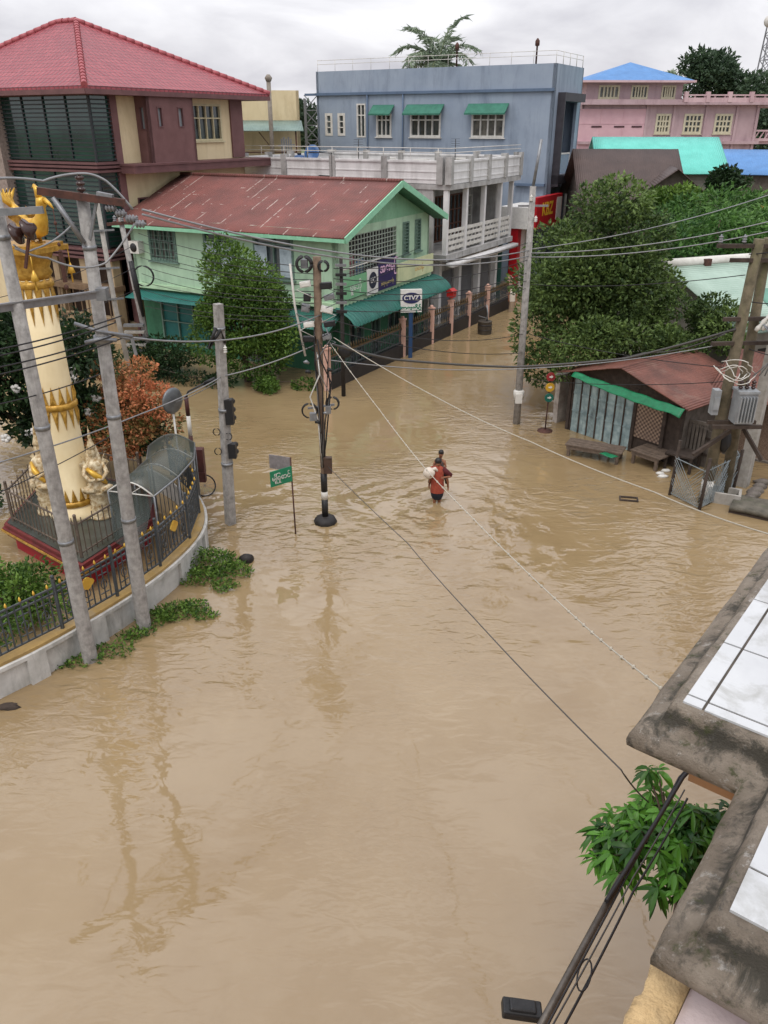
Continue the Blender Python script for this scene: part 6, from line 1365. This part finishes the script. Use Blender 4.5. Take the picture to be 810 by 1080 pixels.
# lamp boom and cables under the eave
lb=thing('street_lamp','black lamp head on a long grey pipe boom reaching below the mango tree','lamp',(0,0,0)); ZL=5.0
q0=G(535,1147,ZL); q1=G(655,925,ZL)
mb=MB(); mb.tube([q0,q1],.025,10); mb.build('boom_pipe',pm('pipe_grey','#6b655e','#504b45',scale=8,rough=.45,metallic=.4),lb)
mb=MB(); c=G(556,1066,ZL-.02); ax=(G(528,1062,ZL)-c).normalized(); mb.bar(c-ax*.09,c+ax*.16,.11,.07); mb.bar(c-ax*.05,c+ax*.12,.085,.11); mb.build('lamp_head',pm('lamp_black','#1d1e1f','#2b2c2d',scale=12,rough=.5),lb,bevel=.012)
mb=MB(); mb.tube([q0+Vector((0,0,.1)),q0+Vector((0,0,-5.5))],.06,10); mb.build('post',CONC,lb)
def wire(label,pts,sag,r,mat,group=None,name='overhead_wire',n=14,cat='wire'):
    pts=[Vector(p) for p in pts]; out=[]
    for a,b in zip(pts,pts[1:]):
        for k in range(n): q=k/n; p=a.lerp(b,q); p.z-=sag*4*q*(1-q); out.append(p)
    out.append(pts[-1]); mb=MB(); mb.tube(out,r,5); o=mb.build(name,mat,None); tag(o,label,cat,group); return o
WB=flat('wire_black','#232224',.6); WG=flat('wire_grey','#8c8d8e',.5,metallic=.2); WP=pm('wire_pale','#b9b3a4','#a39d8f',scale=20,rough=.7); WDK=flat('wire_dark_grey','#4a4845',.6)
wa=OL(9.2,.6,5.3)
wire('thick black cable running from the lamp pipe end past the mango tree',[q1-(q1-q0).normalized()*.3+Vector((0,0,.05)),G(720,820,ZL),wa],.02,.018,WB); wire('thin black wire beside the thick cable from the lamp pipe',[q1-(q1-q0).normalized()*2.2+Vector((.03,-.03,.06)),G(716,820,ZL),wa+Vector((0,0,.1))],.02,.008,WB)
wire('grey wire close along the lamp pipe, nearer to it of the lower two',[G(575,1095,4.4),G(668,925,4.4),G(722,833,4.6)],.03,.007,WDK); wire('black wire with a small loop below the lamp pipe',[G(588,1095,4.3),G(668,940,4.3),G(725,842,4.5)],.04,.010,WB)
mb=MB(); c=G(616,1030,4.33); mb.tube([c+Vector((.10*math.cos(q)*.5+.05*math.sin(q),.14*math.sin(q)*.9,.02)) for q in np.linspace(0,2*PI,17)],.007,5); o=mb.build('wire_loop',WB,None); tag(o,'small oval loop of black wire hanging on the lower wire','wire')

# ================================================================ overhead wires
Yc,Yl,Y2=19.85,28.1,14.85
for k,(a,b,c) in enumerate((((150,221),(390,262),(558,264)),((150,226),(390,266),(558,270)))):
    A=D(*a,Y2);B=D(*c,Yl); wire(['upper of two pale power lines from crossarm pole to the steel street pole','lower of two pale power lines from crossarm pole to the steel street pole'][k],[A,B],.55,.02,WG,n=28)
for k,(y0,x1,y1,Y) in enumerate(((263,830,199,30),(267,830,229,26),(271,830,240,25))):
    wire(['highest of three pale lines from the street pole up to the right edge','middle of three pale lines from the street pole to the right edge','lowest of three pale lines from the street pole to the right edge'][k],[D(558,y0,Yl),D(x1,y1,Y)],.25,.018,WG,n=20)
wire('thick dark drooping cable from the crowded pole across to the timber poles',[D(347,362,Yc),D(415,379,21.5),D(540,387,23.5),D(660,378,22.5),D(776,347,21.2)],.03,.035,WDK,n=8)
wire('thin grey cable just under the thick drooping one',[D(349,380,Yc),D(545,389,23.3),D(757,364,21.2)],.12,.014,WG,n=14)
wire('black cable sagging from behind the big tree to the timber poles',[D(560,387,28),D(680,372,24),D(765,352,21.2)],.15,.02,WDK,n=10)
wire('long pale cord crossing the water from the crowded pole to the right edge',[D(352,356,Yc),D(464,421,18.5),D(560,466,16.5),D(690,519,13),D(810,563,10),OL(11.4,.6,5.0)],.04,.012,WP,n=8,name='pale_cord')
o=wire('pale knotted light cord slanting from the crowded pole to the tiled roof',[D(348,362,Yc),D(400,432,17),D(445,490,14.2),D(500,548,11.5),D(600,645,7.7),D(697,726,5.0),OL(5.2,.62,6.65)],.02,.008,WP,n=8,name='pale_cord')
for k in range(46):
    f=k/45; px=[348,400,445,500,600,697]; py=[362,432,490,548,645,726]; yy=[Yc,17,14.2,11.5,7.7,5.0]; s=f*5; i=min(int(s),4); u=s-i
    A=D(px[i],py[i],yy[i]); B=D(px[i+1],py[i+1],yy[i+1]); p=A.lerp(B,u)+Vector((0,0,-.02*4*u*(1-u))); mb=MB(); mb.ell(p,.02,.02,.022,6,4); mb.build('bulb',WP,o)
wire('thin dark wire running down from the black footed pole towards the mango tree',[D(345,491,Yc),D(430,573,14.5),D(500,652,10.2),D(655,812,6.1),D(684,846,6.2)],.03,.009,WDK,n=8)
# at the twin poles
wire('pale jumper looping over the crossarm pole head',[D(-15,189,13.2),D(45,191,14.3),D(88,183,14.75),D(112,191,14.9),D(140,221,15.0)],-.03,.022,WG,n=6)
wire('pale slack jumper drooping between the twin concrete poles',[D(16,262,13.5),D(50,272,14),D(85,282,14.3),D(112,277,14.5),D(142,236,14.9)],.03,.018,WG,n=6); wire('pale jumper from disc insulators to the diagonal brace',[D(14,258,13.5),D(35,263,13.8),D(78,235,14.6)],.06,.016,WG,n=8)
for k,(a,b) in enumerate((((-20,372),(128,333)),((-20,391),(125,352)),((-20,399),(128,357)),((-20,379),(122,340)))): wire('thin dark cable slanting across the column to the crossarm pole',[D(*a,12.3),D(*b,14.8)],.05,.014,WB,'dark cables across the golden column')
wire('pale cable rising from the left edge to the slim signal pole',[D(-20,493,12.2),D(150,436,16.5),D(234,397,19.8)],.05,.015,WG); wire('pale cable with white splices from the signal pole to the crowded pole',[D(234,397,19.8),D(336,362,19.9)],.08,.017,WG)
wire('lower dark wire crossing the column foot from the left edge',[D(-20,528,12.2),D(125,455,16)],.05,.01,WB); wire('dark wire slanting behind the two poles above the guardian',[D(-20,430,12.2),D(112,392,15.5)],.06,.012,WB)
wire('pale service cable from the crossarm pole bracket to the crowded pole',[D(138,356,15),D(338,332,19.9)],.3,.018,WG); wire('pale service drop from crossarm pole to the bracket on the mint house',[D(118,351,15),D(140,357,15.2)],.03,.03,WG)
# dark service pole by the red roofed house corner
sp2=thing('service_pole','dark service pole with cable coil and shelf brackets at the mint house left corner','pole',D(152,352,34.6).to_2d().to_3d())
mb=MB(); mb.tube([(.25,0,-.4),(-.1,0,3.5),(-.35,0,6.6)],[.13,.12,.1],10); mb.build('shaft',CONC,sp2)
coil(sp2,(.35,-.15,4.3),.42,.03,BLACK,2); 
mb=MB(); mb.tube([(-.12,-.14,4.9),(-.02,-.14,3.9),(.1,-.14,2.6)],[.1,.13,.06],7); mb.build('cable_bundle',BLACK,sp2)
for k in range(5): mb=MB(); z=1.6-.28*k+.6; mb.box(-.75,.1,-.35,-.1,z,z+.1); mb.build('shelf_bracket',[STEEL,CONC2][k%2],sp2)
for k in range(4): insul(sp2,(-.55+.3*k,-.12,6.45),.26,.08,mat=flat('grey_porcelain','#77787a',.3))
mb=MB(); mb.bar((-.9,-.1,6.35),(.7,-.05,6.45),.12); mb.build('crossarm',RUSTY,sp2)
sp3=thing('service_pole','thin banded pole left of the beige lower wall behind the crossarm pole','pole',D(118,300,30).to_2d().to_3d())
mb=MB(); mb.tube([(.35,0,-.4),(.0,0,4),(-.1,0,7.6)],[.1,.09,.08],9); mb.build('shaft',CONC2,sp3); mb=MB()
for z in (4.2,5.3,6.6): mb.bar((-.5,-.1,z),(.4,-.1,z+.05),.06)
mb.build('crossarm',STEEL,sp3)
for k in range(10):
    y0=246+8.5*k; y1=283+6.2*k
    wire('thin black service wire between the corner service pole and the crowded pole',[D(146+k*.7,y0,34.4),D(336,y1,20.0)],.18+.05*(k%3),.011,WB,'thin black wires before the mint house',n=12)
for k in range(7):
    y0=283+11*k; y1=[256,274,288,296,304,352,372][k]; x1=[557,557,556,556,555,553,552][k]
    wire('thin black service wire from the crowded pole to the steel street pole',[D(352,y0,20.0),D(x1,y1,Yl)],.25+.06*(k%3),.011,WB,'thin black wires across the street',n=12)
for k in range(3): wire('thin dark wire from the black fence pole up to the mint house gable',[D(362,290+14*k,31.5),D(440-8*k,262+14*k,41)],.1,.014,WB,'dark wires to the mint gable')
for k,(a,b,Y) in enumerate((((560,300),(786,290),22),((560,400),(770,402),22),((557,352),(768,388),22))): wire(['dark wire across the big tree crown to the timber poles','dark wire past the hut roof to the transformer','dark wire slanting over the big tree foot to the transformer'][k],[D(*a,Yl),D(*b,21.3)],.15,.012,WB)
for k in range(3): wire('thin dark wire from the timber poles to the right edge',[D(790,268+50*k,21.3),D(830,262+58*k,20.5)],.03,.014,WB,'dark wires right of the timber poles')
for k in range(3): wire('thin dark wire from the left edge to the corner service pole',[D(-20,318+16*k,28),D(142,258+24*k,34.3)],.25,.013,WB,'dark wires before the beige wall')
wire('pale cable from the signal pole down to the traffic mirror',[D(236,398,19.8),D(186,424,21.5)],.05,.012,WG)

# ================================================================ people
def skin_body(verts,edges,rad,mat,name,parent,extra=None,root=0):
    me=bpy.data.meshes.new(name); me.from_pydata(verts,edges,[]); o=bpy.data.objects.new(name+'_tmp',me); COL.objects.link(o)
    sk=o.modifiers.new('s','SKIN'); sk.use_smooth_shade=True; sv=me.skin_vertices[0].data
    for i,r in enumerate(rad): sv[i].radius=(r,r) if not isinstance(r,tuple) else r
    sv[root].use_root=True; sd_2=o.modifiers.new('d','SUBSURF'); sd_2.levels=sd_2.render_levels=1
    bpy.context.view_layer.update(); dg=bpy.context.evaluated_depsgraph_get(); m2=bpy.data.meshes.new_from_object(o.evaluated_get(dg)); bpy.data.objects.remove(o); m2.materials.clear(); m2.materials.append(mat); m2.name=name
    if extra:
        bm=bmesh.new(); bm.from_mesh(m2); tmp=bpy.data.meshes.new('t'); tmp.from_pydata(extra.v,[],extra.f); bm.from_mesh(tmp); bm.to_mesh(m2); bm.free(); bpy.data.meshes.remove(tmp)
        for p in m2.polygons: p.use_smooth=True
    ob2=bpy.data.objects.new(name,m2); COL.objects.link(ob2); ob2.parent=parent; return ob2
SKIN=pm('skin_brown','#8a5b40','#7d5038',scale=6,rough=.55,bump=0); HAIR=flat('hair_black','#17130f',.5)
def figure(t,H,hands,elbows,feet,knees,hip,sh,head,face=-1,s=1.0):
    """one skinned body: joints are in the figure's own metres; face -1 looks along -y"""
    V=[];E=[];Rr=[]
    def add(p,r,par=None):
        V.append(tuple(p));Rr.append(r*s)
        if par is not None:E.append((par,len(V)-1))
        return len(V)-1
    h=Vector(hip); c=Vector(sh); hd=Vector(head); pel=add(h,.13); w=add(h.lerp(c,.4),.115,pel); ch=add(h.lerp(c,.8),.135,w); nk=add(c+Vector((0,0,.06*s)),.055,ch)
    hb=add(hd-Vector((0,0,.07*s)),.075,nk); add(hd+Vector((0,0,.05*s)),.088,hb)
    ex=MB()
    for k in (0,1):
        sg=-1 if k==0 else 1; sp_=c+Vector((sg*.16*s,0,-.03*s)); a=add(sp_,.055,ch); e=add(elbows[k],.042,a); wr=Vector(hands[k]); w2=add(wr,.03,e); d=(wr-Vector(elbows[k])).normalized(); pm_=add(wr+d*.07*s,.032,w2)
        side=d.cross(Vector((0,0,1))); side=side.normalized() if side.length>.01 else Vector((1,0,0)); up=side.cross(d)
        for f in range(4): b=wr+d*.07*s+side*(.03-.02*f)*s; L=(.075,.085,.08,.06)[f]*s; ex.tube([b,b+d*L*.55-up*.01*s,b+d*L*.8-up*.035*s],[.010*s,.009*s,.007*s],6)
        b=wr+d*.03*s+side*.03*s; ex.tube([b,b+side*.03*s+d*.03*s,b+side*.03*s+d*.065*s],[.012*s,.010*s,.008*s],6)
        hp_=add(h+Vector((sg*.09*s,0,-.06*s)),.09,pel); kn=add(knees[k],.062,hp_); an=add(feet[k],.038,kn); add(Vector(feet[k])+Vector((0,face*.14*s,-.04*s)),.03,an)
    ex.ell(hd+Vector((0,face*.095*s,-.02*s)),.016*s,.022*s,.028*s,6,5)
    for sg in (-1,1): ex.ell(hd+Vector((sg*.088*s,.01,-.015*s)),.012*s,.02*s,.03*s,6,5)
    b=skin_body(V,E,Rr,SKIN,'body',t,ex)
    m=MB()
    for sg in (-1,1): m.ell(hd+Vector((sg*.034*s,face*.082*s,.01*s)),.012*s,.008*s,.008*s,6,4)
    m.ell(hd+Vector((0,face*.083*s,-.062*s)),.024*s,.008*s,.006*s,6,4); m.build('face_features',flat('face_dark','#2b1713',.5),b)
    m=MB(); m.ell(hd+Vector((0,-face*.022*s,.045*s)),.099*s,.1*s,.105*s,12,8); m.build('hair',HAIR,t); return b
def cloth(name,rings,mat,par,n=16):
    m=MB(); m.loft([[(cx+rx*math.cos(2*PI*i/n)*(1+.04*math.sin(5*i)),cy+ry*math.sin(2*PI*i/n)*(1+.04*math.cos(3*i)),z) for i in range(n)] for cx,cy,z,rx,ry in rings],False); return m.build(name,mat,par)
ad=thing('person','wading person in long orange red shirt and dark skirt, elbows out, child on back','person',(1.56,21.25,0),R(-4))
figure(ad,1.55,[(-.2,-.24,.94),(.2,-.22,.9)],[(-.36,-.02,.84),(.4,.0,.84)],[(-.07,.02,-.2),(.06,.08,-.2)],[(-.075,-.05,.22),(.07,.0,.2)],(0,0,.6),(0,.0,1.1),(0,-.03,1.27))
cloth('shirt',[(0,0,.34,.2,.16),(0,0,.42,.2,.16),(0,0,.6,.19,.155),(0,0,.8,.175,.145),(0,0,1.0,.185,.15),(0,0,1.12,.15,.12),(0,-.01,1.18,.07,.07)],pm('orange_red_cloth','#a04c38','#833628',scale=9,rough=.9,bump=.2,stain='#7d2f27',stain_amt=.4),ad)
for sg,e in ((-1,(-.34,-.02,.86)),(1,(.38,0,.86))):
    m=MB(); m.tube([(sg*.13,0,1.08),(sg*.22,0,1.0),e],[.085,.085,.075],9); m.build('sleeve',MATS['orange_red_cloth'] if sg<0 else pm('maroon_cloth','#5a2326','#4a1d20',scale=9,rough=.9),ad)
cloth('skirt',[(0,0,.12,.13,.11),(0,0,.2,.17,.14),(0,0,.34,.195,.155),(0,0,.5,.185,.15)],pm('navy_cloth','#1f222d','#181a22',scale=9,rough=.9,bump=.2),ad)
chd=thing('person','child with dark hair riding on the back of the wading person','person',(1.6,21.45,0),R(-4))
figure(chd,1.0,[(-.12,-.2,1.02),(.14,-.2,1.0)],[(-.16,-.08,1.1),(.2,-.06,1.08)],[(-.27,-.1,.48),(.29,-.08,.42)],[(-.24,-.2,.78),(.25,-.2,.76)],(0,.02,.84),(.02,-.02,1.26),(.05,-.05,1.48),s=.8)
cloth('top',[(0,.02,.82,.13,.1),(.01,0,1.0,.125,.1),(.02,-.01,1.2,.13,.1),(.02,-.02,1.31,.06,.06)],pm('grey_cloth','#5a5450','#4b4643',scale=9,rough=.9),chd,12)
for sg in (-1,1): m=MB(); m.tube([(sg*.05,.02,.84),(sg*.22,-.17,.78),(sg*.25,-.12,.6)],[.085,.075,.06],8); m.build('trouser_leg',pm('dark_cloth','#2c2b2c','#232223',scale=9,rough=.9),chd)
bg_=thing('cloth_bundle','white cloth bundle slung over the arm of the wading person','bundle',(1.3,21.13,.93))
m=MB(); m.ell((0,0,.06),.17,.15,.17,12,8,jit=.1); m.tube([(.1,.0,.15),(.17,.0,.2),(.24,.02,.12)],[.07,.05,.04],8); m.build('bundle_cloth',pm('white_cloth','#d5cbbd','#c5baab',scale=9,rough=.95,bump=.3),bg_)
p2_=G(537,328); wp2=thing('person','distant person in pale clothes at the far end of the street fence','person',(p2_.x+.1,p2_.y-.2,0),R(15))
figure(wp2,1.6,[(-.25,-.1,.75),(.25,-.12,.72)],[(-.24,.0,1.0),(.25,0,1.0)],[(-.08,0,-.2),(.08,0,-.2)],[(-.08,-.03,.3),(.08,-.02,.3)],(0,0,.75),(0,0,1.25),(0,-.02,1.44))
cloth('shirt',[(0,0,.62,.19,.15),(0,0,.8,.18,.14),(0,0,1.1,.19,.15),(0,0,1.27,.15,.12),(0,0,1.33,.07,.07)],pm('white_cloth','#d5cbbd','#c5baab'),wp2)
cloth('longyi',[(0,0,-.1,.16,.13),(0,0,.2,.18,.15),(0,0,.5,.18,.15),(0,0,.7,.17,.14)],pm('beige_cloth','#a08c76','#8d7a66',scale=9,rough=.9),wp2)
